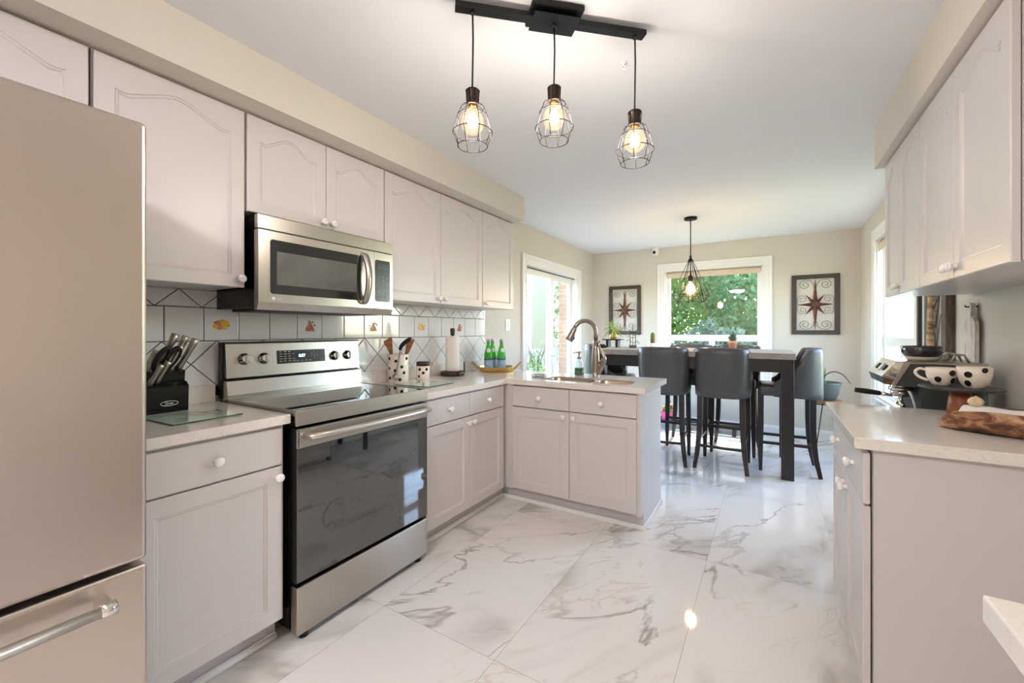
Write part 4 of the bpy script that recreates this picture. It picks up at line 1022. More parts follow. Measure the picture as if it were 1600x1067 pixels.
mb = MB().lathe((-.535, 1.79, ZC), (-.535, 1.79, 0), [(0, .014), (.006, .013), (.008, .006), (.02, .006)], 14).tube([(-.535, 1.79, ZC - .018), (-.535, 1.79, ZC - .03), (-.528, 1.79, ZC - .037), (-.52, 1.79, ZC - .03)], .0025, 6)
solo('ceiling_hook', mb, M['knob'], 'small white hook in the ceiling near pendant bar', 'hook')

# dining pendant
gx, gy = -.681, 4.61
gp = thing('dining_pendant', 'black geometric wire pendant lamp over the dining table', 'ceiling light', (gx, gy, ZC))
part('canopy', MB().lathe((gx, gy, ZC), (gx, gy, 0), [(0, .062), (.018, .062), (.024, .056), (.025, .004)], 28), M['blackm'], gp, world=True)
part('rod', MB().cyl((gx, gy, ZC - .02), (gx, gy, 1.80), .005, n=10).cyl((gx, gy, 2.03), (gx, gy, 1.97), .010, n=10), M['blackm'], gp, world=True)
part('socket', MB().lathe((gx, gy, 1.83), (gx, gy, 0), [(0, .008), (.01, .024), (.06, .026), (.07, .022)], 16), M['bronze'], gp, world=True)
mb = MB(); k_ = 6
for i in range(k_):
    a = i * 2 * PI / k_ + .3; a2 = a + PI / k_
    w_ = Vector((gx + .175 * math.cos(a), gy + .175 * math.sin(a), 1.625)); w2 = Vector((gx + .175 * math.cos(a + 2 * PI / k_), gy + .175 * math.sin(a + 2 * PI / k_), 1.625))
    l_ = Vector((gx + .135 * math.cos(a2), gy + .135 * math.sin(a2), 1.555)); l2 = Vector((gx + .135 * math.cos(a2 + 2 * PI / k_), gy + .135 * math.sin(a2 + 2 * PI / k_), 1.555))
    ap = Vector((gx + .012 * math.cos(a), gy + .012 * math.sin(a), 2.0))
    for p, q in ((ap, w_), (ap, l_), (w_, w2), (w_, l_), (w2, l_), (l_, l2)): mb.tube([p, q], .0028, 5)
part('cage', mb, M['wire'], gp, world=True)
bu = part('bulb', MB().lathe((gx, gy, 1.77), (gx, gy, 0), [(0, .014), (.03, .03), (.07, .058), (.10, .065), (.13, .058), (.155, .03), (.162, .004)], 20), M['amber'], gp, world=True)
part('filament', MB().ball((gx, gy, 1.685), .04, 16, 10, (1, 1, 1.25)), M['filament2'], bu, world=True)

# assumed, unseen flush lamp behind the photographer, added to light the foreground
cl = thing('added_fill_lamp', 'flush round fill lamp added on ceiling behind the camera', 'ceiling light', (-.75, -.9, ZC))
part('pan', MB().lathe((-.75, -.9, ZC), (-.75, -.9, 0), [(0, .2), (.03, .2), (.035, .19)], 32), M['plastic'], cl, world=True)
part('diffuser', MB().lathe((-.75, -.9, ZC - .034), (-.75, -.9, 0), [(0, .19), (.03, .18), (.055, .13), (.066, .05), (.067, .003)], 32), mat('fill_lamp_diffuser', (255, 240, 220), .5, emit=(255, 251, 252), estr=33), cl, world=True)

# security camera
sc_ = thing('security_camera', 'small white dome camera on ceiling by the back wall', 'camera', (-1.335, 5.99, ZC))
part('base', MB().lathe((-1.335, 5.99, ZC), (-1.335, 5.99, 0), [(0, .05), (.012, .05), (.016, .03)], 20), M['plastic'], sc_, world=True)
part('head', MB().lathe((-1.335, 5.99, ZC - .012), (-1.335, 5.99, 0), [(0, .035), (.01, .045), (.06, .045), (.09, .038), (.10, .015)], 20), M['plastic'], sc_, world=True)
part('lens', MB().ball((-1.345, 5.952, ZC - .075), .022), M['lens'], sc_, world=True)

# roller blinds
def blind(label, axis, plane, a, b, z1, drop):
    r = thing('roller_blind', label, 'blind', ((a + b) / 2, plane, z1) if axis == 'y' else (plane, (a + b) / 2, z1))
    mb = MB(); mb2 = MB()
    if axis == 'y':
        mb.cyl((a, plane, z1 - .03), (b, plane, z1 - .03), .026); mb2.box(a + .01, plane - .028, z1 - drop, b - .01, plane - .024, z1 - .03)
    else:
        mb.cyl((plane, a, z1 - .03), (plane, b, z1 - .03), .026); mb2.box(plane - .028, a + .01, z1 - drop, plane - .024, b - .01, z1 - .03)
    part('roller', mb, M['blind'], r, world=True); part('fabric', mb2, M['blind'], r, world=True)
blind('beige roller blind rolled up at top of back window', 'y', YB + .034, W1[0] + .014, W1[1] - .014, W1[3] - .014, .085)
blind('beige roller blind rolled up at top of right window', 'x', XR + .034, W2[0] + .014, W2[1] - .014, W2[3] - .014, .10)

# ------------------------------------------------------------------ star wall hangings
def spiral(cx, cz, r0, r1, a0, turns, n=36, s=1, y=0):
    return [(cx + (r0 + (r1 - r0) * t / n) * math.cos(a0 + s * turns * 2 * PI * t / n), y, cz + (r0 + (r1 - r0) * t / n) * math.sin(a0 + s * turns * 2 * PI * t / n)) for t in range(n + 1)]
def star_art(label, cx, cz):
    w_, h_ = .232, .353
    r = thing('star_wall_art', label, 'wall art', (cx, YB, cz), 0, 'metal star wall hangings')
    mb = MB(); fw = .05; y0, y1 = -.034, -.002
    mb.box(-w_, y0, -h_, -w_ + fw, y1, h_, .006, 2).box(w_ - fw, y0, -h_, w_, y1, h_, .006, 2).box(-w_ + fw - .012, y0 + .0008, -h_ + .0008, w_ - fw + .012, y1, -h_ + fw, .006, 2).box(-w_ + fw - .012, y0 + .0008, h_ - fw, w_ - fw + .012, y1, h_ - .0008, .006, 2)
    part('frame', mb, M['frame'], r)
    L_ = [.305, .125, .182, .125, .305, .125, .182, .125]
    mb = MB(); ctr = (0, -.04, 0); base = .045
    for i in range(8):
        a = PI / 2 - i * PI / 4 if i % 2 == 0 else PI / 2 - i * PI / 4 + (.12 if i in (1, 5) else -.12); ln = L_[i] + (.03 if i % 2 else 0); bw = .030 if i % 2 == 0 else .026
        tip = (ln * math.cos(a), -.014, ln * math.sin(a)); p1 = (bw * math.cos(a + .95), -.018, bw * math.sin(a + .95)); p2 = (bw * math.cos(a - .95), -.018, bw * math.sin(a - .95))
        tipb = (tip[0], -.010, tip[2])
        mb.add([ctr, p1, tip, p2, tipb, (0, -.010, 0)], [(0, 1, 2), (0, 2, 3), (1, 5, 4, 2), (3, 2, 4, 5)], False)
    part('star', mb, M['rust'], r, recalc=False)
    mb = MB()
    for q, rr_ in enumerate((.040, .030, .020, .010)): mb.lathe((0, -.028 - .004 * q, 0), (0, -1, 0), [(0, rr_), (.004, rr_ * .96)], 20)
    part('boss', mb, mottled('bronze_boss', [(.3, (74, 58, 52)), (.7, (88, 70, 62))], 30, .4, metal=.5), r)
    mb = MB()
    for sx in (-1, 1):
        for sz in (-1, 1):
            mb.tube([(sx * p[0], p[1], sz * p[2]) for p in [(0.01, -.012, .20), (.02, -.012, .25), (.05, -.012, .283)] + spiral(.10, .235, .058, .012, 1.9, -1.6, y=-.012)], .0022, 5)
            mb.tube([(sx * p[0], p[1], sz * p[2]) for p in [(.175, -.012, .012)] + spiral(.125, .065, .052, .010, -.6, 1.5, y=-.012)], .0018, 5)
    part('scrolls', mb, M['wire'], r)
    return r
st = star_art('brown framed metal star hanging left of back window', -1.789, 1.562)
dup(st, (.467, YB, 1.571), 0, 'brown framed metal star hanging right of back window')

# ------------------------------------------------------------------ dining table and stools
T0, T1, U0, U1, TZ = -1.56, .195, 4.205, 5.06, 1.070
tb = thing('dining_table', 'bar-height dining table with grey wood top and black legs', 'table', ((T0 + T1) / 2, (U0 + U1) / 2, 0))
part('tabletop', MB().box(T0, U0, TZ - .052, T1, U1, TZ, .004, 2), M['gwood'], tb, world=True)
i_ = .012
for nm, bx in (('apron', (T0 + i_ + .09, U0 + i_ + .01, TZ - .165, T1 - i_ - .09, U0 + i_ + .035, TZ - .052)), ('apron', (T0 + i_ + .09, U1 - i_ - .035, TZ - .165, T1 - i_ - .09, U1 - i_ - .01, TZ - .052)),
               ('apron', (T0 + i_ + .01, U0 + i_ + .09, TZ - .165, T0 + i_ + .035, U1 - i_ - .09, TZ - .052)), ('apron', (T1 - i_ - .035, U0 + i_ + .09, TZ - .165, T1 - i_ - .01, U1 - i_ - .09, TZ - .052))):
    part(nm, MB().box(*bx, .002, 1), M['dwood'], tb, world=True)
for x in (T0 + i_, T1 - i_ - .092):
    for y in (U0 + i_, U1 - i_ - .092): part('leg', MB().box(x, y, 0, x + .092, y + .092, TZ - .052, .003, 1), M['dwood'], tb, world=True)

def make_stool(label):
    r = thing('bar_stool', label, 'stool', (0, 0, 0), 0, 'grey leather bar stools around the table')
    # seat cushion
    mb = MB().box(-.205, -.20, .675, .205, .225, .775, .03, 4); part('seat', mb, M['leather'], r)
    # barrel back
    nphi, rows_o, rows_i = 33, [], []
    def foot(ph, inset_, z):
        f_ = .93 + .07 * min(1, max(0, (z - .67) / .30)); hw = (.245 - inset_) * f_; dp = (.255 - inset_)
        s_, c__ = math.sin(ph), math.cos(ph); e = .62
        return (hw * math.copysign(abs(s_) ** e, s_), -.02 - dp * math.copysign(abs(c__) ** e, c__))
    def top(ph):
        a = abs(math.degrees(ph)); t = max(0, min(1, (a - 62) / 46)); t = t * t * (3 - 2 * t); return 1.108 - .30 * t - .006 * (a / 60) ** 2 * (a < 62)
    rows = []; zs = [(0.0, 'o', .02), (0.0, 'o', 0)] + [(k / 8, 'o', 0) for k in range(1, 8)] + [(.965, 'o', .002), (1.0, 'o', .014), (1.0, 'i', .040), (.965, 'i', .052)] + [(k / 8, 'i', .054) for k in range(7, -1, -1)]
    for (t, side, ins) in zs:
        row = []
        for i in range(nphi):
            ph = math.radians(-108 + 216 * i / (nphi - 1)); zt_ = top(ph); zb = .672 - .012 * math.cos(ph)
            z = zb + (zt_ - zb) * t; x, y = foot(ph, ins, z); row.append((x, y, z))
        rows.append(row)
    mb = MB(); mb.grid(rows, True); 
    for i in (0, nphi - 1): mb.add([rw[i] for rw in rows], [tuple(range(len(rows)))], False)
    n0 = len(rows); mb.add([p for p in rows[0]] + [p for p in rows[-1]], [(i, i + 1, nphi + i + 1, nphi + i) for i in range(nphi - 1)], False)
    part('backrest', mb, M['leather'], r)
    sq = [(-1, -1), (1, -1), (1, 1), (-1, 1)]
    for s in (-1, 1):
        part('leg', MB().tube([(s * .185, .20, .68), (s * .188, .202, .40), (s * .19, .205, .2), (s * .192, .205, 0)], [.021, .021, .019, .013], prof=sq, smooth=False), M['dwood'], r)
        part('leg', MB().tube([(s * .172, -.185, .68), (s * .174, -.185, .45), (s * .180, -.190, .30), (s * .193, -.205, .15), (s * .213, -.235, 0)], [.023, .022, .021, .019, .015], prof=sq, smooth=False), M['dwood'], r)
        part('stretcher', MB().box(s * .185 - .009, -.19, .242, s * .185 + .009, .205, .268, .002, 1), M['dwood'], r)
    part('stretcher', MB().tube([(-.18, -.19, .205), (-.09, -.205, .205), (0, -.21, .205), (.09, -.205, .205), (.18, -.19, .205)], .0105, prof=sq, smooth=False), M['dwood'], r)
    part('stretcher', MB().box(-.19, .195, .30, .19, .215, .325, .002, 1), M['dwood'], r)
    return r
s0 = make_stool('grey leather bar stool seen from behind, left of the two near ones'); s0.location = (-.875, 4.36, 0); s0.rotation_euler = (0, 0, math.radians(2))
dup(s0, (-.363, 4.405, 0), math.radians(-2), 'grey leather bar stool seen from behind, right of the two near ones')
dup(s0, (.135, 4.615, 0), math.radians(92), 'grey leather bar stool side-on at right end of table')
dup(s0, (-.76, 5.03, 0), math.radians(180), 'grey leather bar stool on far side of table, left one')
dup(s0, (-.31, 5.02, 0), math.radians(178), 'grey leather bar stool on far side of table, right one')
dup(s0, (-1.52, 4.64, 0), math.radians(-90), 'grey leather bar stool side-on at left end of table')

# ------------------------------------------------------------------ plants
def blade_leaf(mb, p, d, ln, wd, droop, n=6):
    p = Vector(p); d = Vector(d).normalized(); pts_ = [p.copy()]; c_ = d.copy()
    for i in range(n):
        c_ = (c_ + Vector((0, 0, -droop / n))).normalized(); pts_.append(pts_[-1] + c_ * (ln / n))
    sd = d.cross(Vector((0, 0, 1)))
    sd = sd.normalized() if sd.length > .05 else Vector((1, 0, 0))
    rows = []
    for i, q in enumerate(pts_):
        w_ = wd * math.sin(PI * (.12 + .88 * i / n)) if i < n else .0005
        rows.append([q - sd * w_, q + Vector((0, 0, -w_ * .35)), q + sd * w_])
    mb.grid(rows, True)
# stand and lucky bamboo
px_, py_ = -1.545, 4.78
ms = thing('plant_stand', 'small black stand on left end of dining table', 'stand', (px_, py_, TZ))
part('top', MB().box(px_ - .11, py_ - .07, TZ + .083, px_ + .11, py_ + .07, TZ + .096, .002, 1), M['dwood'], ms, world=True)
for s in (-1, 1): part('leg', MB().box(px_ + s * .055 - .014, py_ - .05, TZ, px_ + s * .055 + .014, py_ + .05, TZ + .083), M['dwood'], ms, world=True)
lb_ = thing('potted_plant', 'yellow-green spiky plant in round gold pot on black stand', 'plant', (px_, py_, TZ + .096))
part('pot', MB().lathe((px_, py_, TZ + .096), (px_, py_, 5), [(0, .025), (.01, .038), (.03, .045), (.05, .038), (.062, .03), (.058, .02)], 20), M['gold'], lb_, world=True)
mb = MB(); rr = random.Random(5)
part('stem', MB().tube([(px_, py_, TZ + .14), (px_ + .004, py_, TZ + .23)], .008, 8), M['leaf'], lb_, world=True)
for q in range(34):
    a = rr.uniform(0, 2 * PI); el = rr.uniform(-.1, 1.3); blade_leaf(mb, (px_ + rr.uniform(-.01, .01), py_ + rr.uniform(-.01, .01), TZ + .16 + rr.uniform(0, .09)), (math.cos(a) * math.cos(el), math.sin(a) * math.cos(el), math.sin(el)), rr.uniform(.12, .21), .0095, rr.uniform(.5, 1.6))
part('foliage', mb, M['leafy'], lb_, world=True)
# climbing plant on ladder trellis
qx, qy = -1.30, 4.72
tp = thing('trellis_plant', 'sparse climbing plant on small ladder trellis on dining table', 'plant', (qx, qy, TZ))
part('pot', MB().lathe((qx, qy, TZ), (qx, qy, 5), [(0, .035), (.004, .04), (.03, .046), (.031, .04), (.024, .036)], 18), M['gpot'], tp, world=True)
mb = MB()
for s in (-1, 1): mb.tube([(qx + s * .028, qy, TZ + .02), (qx + s * .035, qy, TZ + .2)], .0035, 6)
mb.tube([(qx, qy, TZ + .02), (qx, qy, TZ + .26)], .003, 6)
for z in (.06, .115, .17): mb.tube([(qx - .034, qy, TZ + z), (qx + .034, qy, TZ + z)], .003, 6)
part('trellis', mb, M['wire'], tp, world=True)
mb = MB()
for q in range(16):
    a = rr.uniform(0, 2 * PI); s = rr.choice((-1, 1, 1)); blade_leaf(mb, (qx + s * .035 * rr.uniform(.6, 1), qy, TZ + rr.uniform(.05, .19)), (s * math.cos(a * .3), math.sin(a), .5), rr.uniform(.04, .085), .010, 1.2)
part('foliage', mb, M['leaf'], tp, world=True)
# cactus
cx_, cy_ = -1.09, 4.75
ca = thing('potted_cactus', 'columnar cactus in white ribbed pot on dining table', 'plant', (cx_, cy_, TZ))
mb = MB(); rows = []
for (d, r) in ((0, .045), (.004, .048), (.055, .058), (.057, .052), (.045, .05)):
    rows.append([(cx_ + r * (1 + .03 * (t % 2)) * math.cos(t * PI / 16), cy_ + r * (1 + .03 * (t % 2)) * math.sin(t * PI / 16), TZ + d) for t in range(32)])
mb.grid(rows, True, True); mb.add(rows[-1], [tuple(range(32))], False); part('pot', mb, M['wpot'], ca, world=True)
part('soil', MB().cyl((cx_, cy_, TZ + .03), (cx_, cy_, TZ + .05), .05), M['soil'], ca, world=True)
mb = MB(); rows = []
for i in range(9):
    t = i / 8; r = .024 * math.sqrt(max(.02, 1 - max(0, (t - .7) / .31) ** 2)); rows.append([(cx_ + r * (1 if q % 2 else .8) * math.cos(q * PI / 9), cy_ + r * (1 if q % 2 else .8) * math.sin(q * PI / 9), TZ + .05 + .125 * t) for q in range(18)])
mb.grid(rows, True, True); mb.add(rows[-1], [tuple(range(18))], True); part('cactus_body', mb, M['cactus'], ca, world=True)
# succulent in terracotta
ux_, uy_ = -.31, 4.78
su = thing('potted_succulent', 'small grey-green succulent in terracotta pot on dining table', 'plant', (ux_, uy_, TZ))
part('pot', MB().lathe((ux_, uy_, TZ), (ux_, uy_, 5), [(0, .030), (.06, .040), (.062, .044), (.088, .046), (.089, .040), (.078, .038)], 24), M['terra'], su, world=True)
mb = MB()
for q in range(26):
    a = q * 2.4; el = .35 + 1.1 * q / 26; blade_leaf(mb, (ux_, uy_, TZ + .08), (math.cos(a) * math.cos(el), math.sin(a) * math.cos(el), math.sin(el)), .06 + .055 * q / 26, .013, -.3, 5)
part('foliage', mb, M['succ'], su, world=True)
# aloe on hairpin stand
ax_, ay_ = .475, 5.2
zt_ = .575
hs = thing('hairpin_plant_stand', 'wire hairpin-leg plant stand with round wood top by back wall', 'stand', (ax_, ay_, 0))
part('top', MB().lathe((ax_, ay_, zt_ - .02), (ax_, ay_, 5), [(0, .15), (.018, .15), (.02, .145), (.02, .01)], 28), M['brownwood'], hs, world=True)
part('ring', MB().tube([(ax_ + .12 * math.cos(t * PI / 12), ay_ + .12 * math.sin(t * PI / 12), zt_ - .035) for t in range(24)], .006, 6, True), M['wire'], hs, world=True)
for k in range(3):
    a = k * 2 * PI / 3 - 2.2; f0 = Vector((ax_ + .16 * math.cos(a), ay_ + .16 * math.sin(a), .004)); t_ = Vector((-math.sin(a), math.cos(a), 0)); tp_ = Vector((ax_ + .10 * math.cos(a), ay_ + .10 * math.sin(a), zt_ - .02))
    part('leg', MB().tube([tp_ - t_ * .045, f0 - t_ * .006, f0 + t_ * .006, tp_ + t_ * .045], .0045, 6), M['wire'], hs, world=True)
al = thing('potted_aloe', 'aloe with long dark shoot in grey pot on hairpin stand', 'plant', (ax_, ay_, zt_))
part('pot', MB().lathe((ax_, ay_, zt_), (ax_, ay_, 5), [(0, .085), (.006, .092), (.06, .115), (.15, .135), (.165, .142), (.175, .142), (.176, .132), (.15, .128)], 28), M['gpot'], al, world=True)
part('soil', MB().cyl((ax_, ay_, zt_ + .10), (ax_, ay_, zt_ + .145), .108), M['soil'], al, world=True)
mb = MB()
for (dx, dy, dz, ln) in ((-.3, -.2, 1, .26), (-.1, -.3, .9, .18), (.35, -.6, .5, .2), (-.6, -.3, .6, .17), (.1, .2, 1, .2), (-.2, .3, .8, .16)): blade_leaf(mb, (ax_ - .02, ay_ - .06, zt_ + .14), (dx, dy, dz), ln, .014, .7)
part('foliage', mb, M['leaf'], al, world=True)
part('shoot', MB().curve([(ax_ - .03, ay_ - .05, zt_ + .14), (ax_ - .01, ay_ - .06, zt_ + .23), (ax_ + .06, ay_ - .06, zt_ + .285), (ax_ + .14, ay_ - .05, zt_ + .26), (ax_ + .20, ay_ - .04, zt_ + .175)], [.004, .005, .005, .005, .003], 6), M['greensteel'], al, world=True)
# low bench + pink pot
lbx = thing('low_plant_bench', 'long low black slatted bench under the back window', 'bench', (-.75, 5.78, 0))
for y in (5.66, 5.78, 5.90): part('slat', MB().box(-1.38, y - .045, .085, -.27, y + .045, .105, .002, 1), M['dwood'], lbx, world=True)
for x in (-1.3, -.35): part('leg', MB().box(x - .02, 5.62, 0, x + .02, 5.94, .085, .002, 1), M['dwood'], lbx, world=True)
kx, ky = -1.115, 5.72
pk = thing('pink_planter', 'bright pink planter full of mixed succulents on low bench', 'plant', (kx, ky, .105))
part('pot', MB().lathe((kx, ky, .105), (kx, ky, 5), [(0, .07), (.005, .078), (.105, .098), (.11, .10), (.112, .092), (.1, .09)], 24), M['pink'], pk, world=True)
mb = MB()
for q in range(70):
    a = rr.uniform(0, 2 * PI); ra = rr.uniform(0, .085); h = rr.uniform(.0, .13) * (1.15 - ra / .1)
    mb.ball((kx + ra * math.cos(a), ky + ra * math.sin(a), .215 + h), rr.uniform(.014, .026), 7, 5, (1, 1, .8))
part('foliage', mb, M['succ2'], pk, world=True)

# ------------------------------------------------------------------ coffee corner
MY0, MY1, SZ = 2.62, 2.92, .775
crt = thing('coffee_cart', 'low dark side table behind the right counter', 'table', (.62, 2.77, 0))
part('top', MB().box(.40, 2.52, SZ - .025, XR - .01, 3.03, SZ, .003, 1), M['dwood'], crt, world=True)
for x in (.42, .835):
    for y in (2.54, 2.98): part('leg', MB().box(x, y, 0, x + .035, y + .035, SZ - .025), M['dwood'], crt, world=True)
em = thing('espresso_machine', 'chrome and black espresso machine behind right counter', 'coffee machine', (.63, 2.77, SZ))
part('rear_body', MB().prism([(.60, SZ), (.80, SZ), (.80, 1.004), (.595, 1.004)], MY0 + .006, MY1 - .006), M['slate'], em, world=True)
hd_ = part('head', MB().prism([(.505, 1.008), (.515, 1.0), (.80, 1.0045), (.80, 1.105), (.555, 1.105)], MY0, MY1), M['slate'], em, world=True)
fcp = part('front_face', MB().prism([(.458, 1.045), (.470, 1.008), (.506, 1.003), (.556, 1.108), (.512, 1.118)], MY0 - .004, MY1 + .004), M['chrome'], em, world=True)
part('top_plate', MB().box(.515, MY0 - .003, 1.105, .81, MY1 + .003, 1.118, .003, 1), M['steel'], em, world=True)
fn = Vector((-.073, 0, .054)).normalized(); fu_ = Vector((.067, 0, .093)).normalized(); fc = Vector((.4585, 2.77, 1.0715))
for yy, rr_ in ((2.70, .016), (2.77, .022), (2.84, .016)):
    c_ = Vector((.485, yy, 1.0815)); part('gauge' if yy == 2.77 else 'button', MB().lathe(c_, c_ + fn, [(0, rr_), (.004, rr_), (.005, rr_ * .85), (.0052, rr_ * .1)], 20), M['plastic'] if yy == 2.77 else M['blackp'], fcp, world=True)
part('side_trim', MB().prism([(.494, 1.006), (.508, 1.005), (.558, 1.106), (.536, 1.112)], MY0 - .006, MY0 - .002), M['steel'], em, world=True)
part('group_head', MB().cyl((.55, 2.74, .975), (.55, 2.74, 1.006), .040, n=24).cyl((.55, 2.74, .972), (.55, 2.74, .988), .046, n=24), M['chrome'], em, world=True)
pf = part('portafilter', MB().cyl((.55, 2.74, .942), (.55, 2.74, .973), .036, .040, n=24).tube([(.52, 2.74, .945), (.47, 2.74, .950)], .009, 10).curve([(.55, 2.74, .937), (.55, 2.735, .915), (.55, 2.70, .90)], .011, 8).curve([(.55, 2.74, .937), (.55, 2.745, .915), (.55, 2.775, .90)], .011, 8), M['chrome'], em, world=True)
part('handle', MB().curve([(.475, 2.74, .950), (.42, 2.74, .956), (.375, 2.74, .960)], [.011, .014, .012], 12), M['blackp'], pf, world=True)
part('tamper', MB().cyl((.575, 2.70, .84), (.575, 2.70, .875), .022, n=18), M['blackp'], em, world=True)
part('drip_tray', MB().box(.41, MY0 + .01, SZ, .60, MY1 - .01, SZ + .055, .006, 2), M['steel'], em, world=True)
part('steam_wand', MB().curve([(.56, 2.645, .98), (.575, 2.64, .94), (.59, 2.64, .86), (.592, 2.64, .83)], .006, 8), M['chrome'], em, world=True)
mb = MB()
for k in range(4):
    y = MY0 + .03 + .08 * k
    mb.tube([(.70 + .0 * k, y, 1.118), (.715, y, 1.150), (.745, y, 1.152), (.76, y, 1.118)], .005, 6)
mb.tube([(.715, MY0 + .03, 1.150), (.715, MY0 + .27, 1.150)], .004, 6).tube([(.745, MY0 + .03, 1.152), (.745, MY0 + .27, 1.152)], .004, 6)
part('cup_rail', mb, M['steel'], em, world=True)
bwx, bwy = .625, 2.735
bw = thing('serving_bowl', 'dark glazed bowl with pale base on top of espresso machine', 'bowl', (bwx, bwy, 1.118))
part('bowl', MB().lathe((bwx, bwy, 1.138), (bwx, bwy, 5), [(0, .062), (.02, .074), (.048, .077), (.050, .074), (.02, .068), (.004, .05)], 32), M['blackdish'], bw, world=True)
part('foot', MB().lathe((bwx, bwy, 1.118), (bwx, bwy, 5), [(0, .050), (.004, .054), (.020, .062)], 32), M['blackdish2'], bw, world=True)

DX, DY, DZ_ = .652, 2.365, 1.024
DR = .122
bp = thing('tapered_pot', 'brown tapered pot holding up the dark round tray', 'pot', (.655, 2.35, ZR))
part('pot_body', MB().lathe((.648, 2.345, ZR), (.648, 2.345, 5), [(0, .036), (.004, .040), (.05, .036), (.1005, .029), (.1015, .026)], 24), M['copper'], bp, world=True)
tj = thing('teal_jar', 'small teal jar under right side of dark round tray', 'jar', (.715, 2.405, ZR))
part('jar_body', MB().lathe((.715, 2.405, ZR), (.715, 2.405, 5), [(0, .024), (.004, .028), (.098, .028), (.1015, .025)], 20), M['teal'], tj, world=True)
solo('round_tray', MB().lathe((DX, DY, DZ_), (DX, DY, 5), [(0, DR - .02), (.004, DR - .004), (.008, DR), (.012, DR), (.0135, DR - .004), (.0125, DR - .02)], 40), M['slate'], 'dark round slate tray under the two dotted cups', 'tray')
def cup(label, x, y, R, h, ha, spots):
    z = DZ_ + .0128
    r = thing('coffee_cup', label, 'cup', (x, y, z), 0, 'dotted cups on the round tray')
    prof_ = [(0, R * .5), (.004, R * .58), (h * .25, R * .80), (h * .6, R * .96), (h, R), (h + .001, R - .003), (h * .6, R * .96 - .004), (h * .25, R * .78 - .004), (.008, R * .45)]
    part('cup_body', MB().lathe((x, y, z), (x, y, 5), prof_, 32), M['cream'], r, world=True)
    if ha is not None:
        d = Vector((math.cos(ha), math.sin(ha), 0)); c_ = Vector((x, y, z))
        part('handle', MB().curve([c_ + d * (R * .92) + Vector((0, 0, h * .85)), c_ + d * (R * 1.35) + Vector((0, 0, h * .92)), c_ + d * (R * 1.62) + Vector((0, 0, h * .72)), c_ + d * (R * 1.40) + Vector((0, 0, h * .45)), c_ + d * (R * .82) + Vector((0, 0, h * .25))], .0055, 8), M['cream'], r, world=True)
    for a, t, rad in spots:
        hz = h * t; rl = R * (.58 + (.96 - .58) * min(1, (t / .6) ** .6)) if t < .6 else R * (.96 + .04 * (t - .6) / .4)
        mb = MB(); ring = []
        for q in range(14):
            b_a = 2 * PI * q / 14; zz = hz + rad * math.sin(b_a); tt = max(.02, min(.98, zz / h)); rl_ = R * (.58 + .38 * min(1, (tt / .6) ** .62)) if tt < .6 else R * (.96 + .04 * (tt - .6) / .4)
            an = a + rad * math.cos(b_a) / R; ring.append((x + (rl_ + .0016) * math.cos(an), y + (rl_ + .0016) * math.sin(an), z + zz))
        mb.add(ring + [(x + (rl + .003) * math.cos(a), y + (rl + .003) * math.sin(a), z + hz)], [(q, (q + 1) % 14, 14) for q in range(14)], True)
        part('dot', mb, M['dot'], r, world=True)
FC = math.atan2(-2.3, -.63)    # direction towards the viewer
cup('white cup with black dots and visible handle, left one on tray', (.604), 2.388, .048, .072, FC - 1.35, [(FC - .2, .38, .012), (FC + .75, .75, .012), (FC + .95, .32, .012)])
cup('larger white cup with black dots, right one on tray', .684, 2.335, .0505, .083, None, [(FC - .35, .66, .012), (FC - .45, .25, .012), (FC + .55, .88, .010)])

# wooden trough
tro = Vector((.705, 1.975, ZR)); tang = math.atan2(-.43, .90)
tg = thing('wooden_trough', 'rough charred wooden dough trough on right counter', 'bowl', tro, tang)
mb = MB(); rows = []; nL, nC = 28, 14; hl, hw, hh_ = .205, .085, .078
def trough_pt(u, c_, off):
    e = max(0.0, 1 - abs(u) ** 3.2) ** .5; L_ = hl - off; wv = (hw - off) * (.12 + .88 * e); a = -PI / 2 + PI * c_
    top_ = hh_ * (.16 + .84 * max(0.0, 1 - abs(u) ** 4.5) ** .6); sy = math.sin(a); cz_ = math.cos(a)
    y = wv * math.copysign(abs(sy) ** .6, sy); z = off + (top_ - off) * (1 - abs(cz_) ** .6) if True else 0
    return (u * L_, y, z)
for k in range(nL + 1):
    u = -1 + 2 * k / nL; u = math.copysign(1 - (1 - abs(u)) ** 1.6, u)
    rows.append([trough_pt(u, j / nC, 0) for j in range(nC + 1)])
mb.grid(rows, True)
rows2 = []
for k in range(nL + 1):
    u = -1 + 2 * k / nL; u = math.copysign(1 - (1 - abs(u)) ** 1.6, u)
    rows2.append([trough_pt(u, j / nC, .012) for j in range(nC + 1)])
mb.grid([r[::-1] for r in rows2], True)
for j in (0, nC):
    mb.add([r[j] for r in rows] + [r[j] for r in rows2], [(i, i + 1, nL + 2 + i, nL + 1 + i) for i in range(nL)], False)
for k in (0, nL): mb.add(rows[k] + rows2[k], [(i, i + 1, nC + 2 + i, nC + 1 + i) for i in range(nC)], False)
part('trough', mb, M['troughwood'], tg)
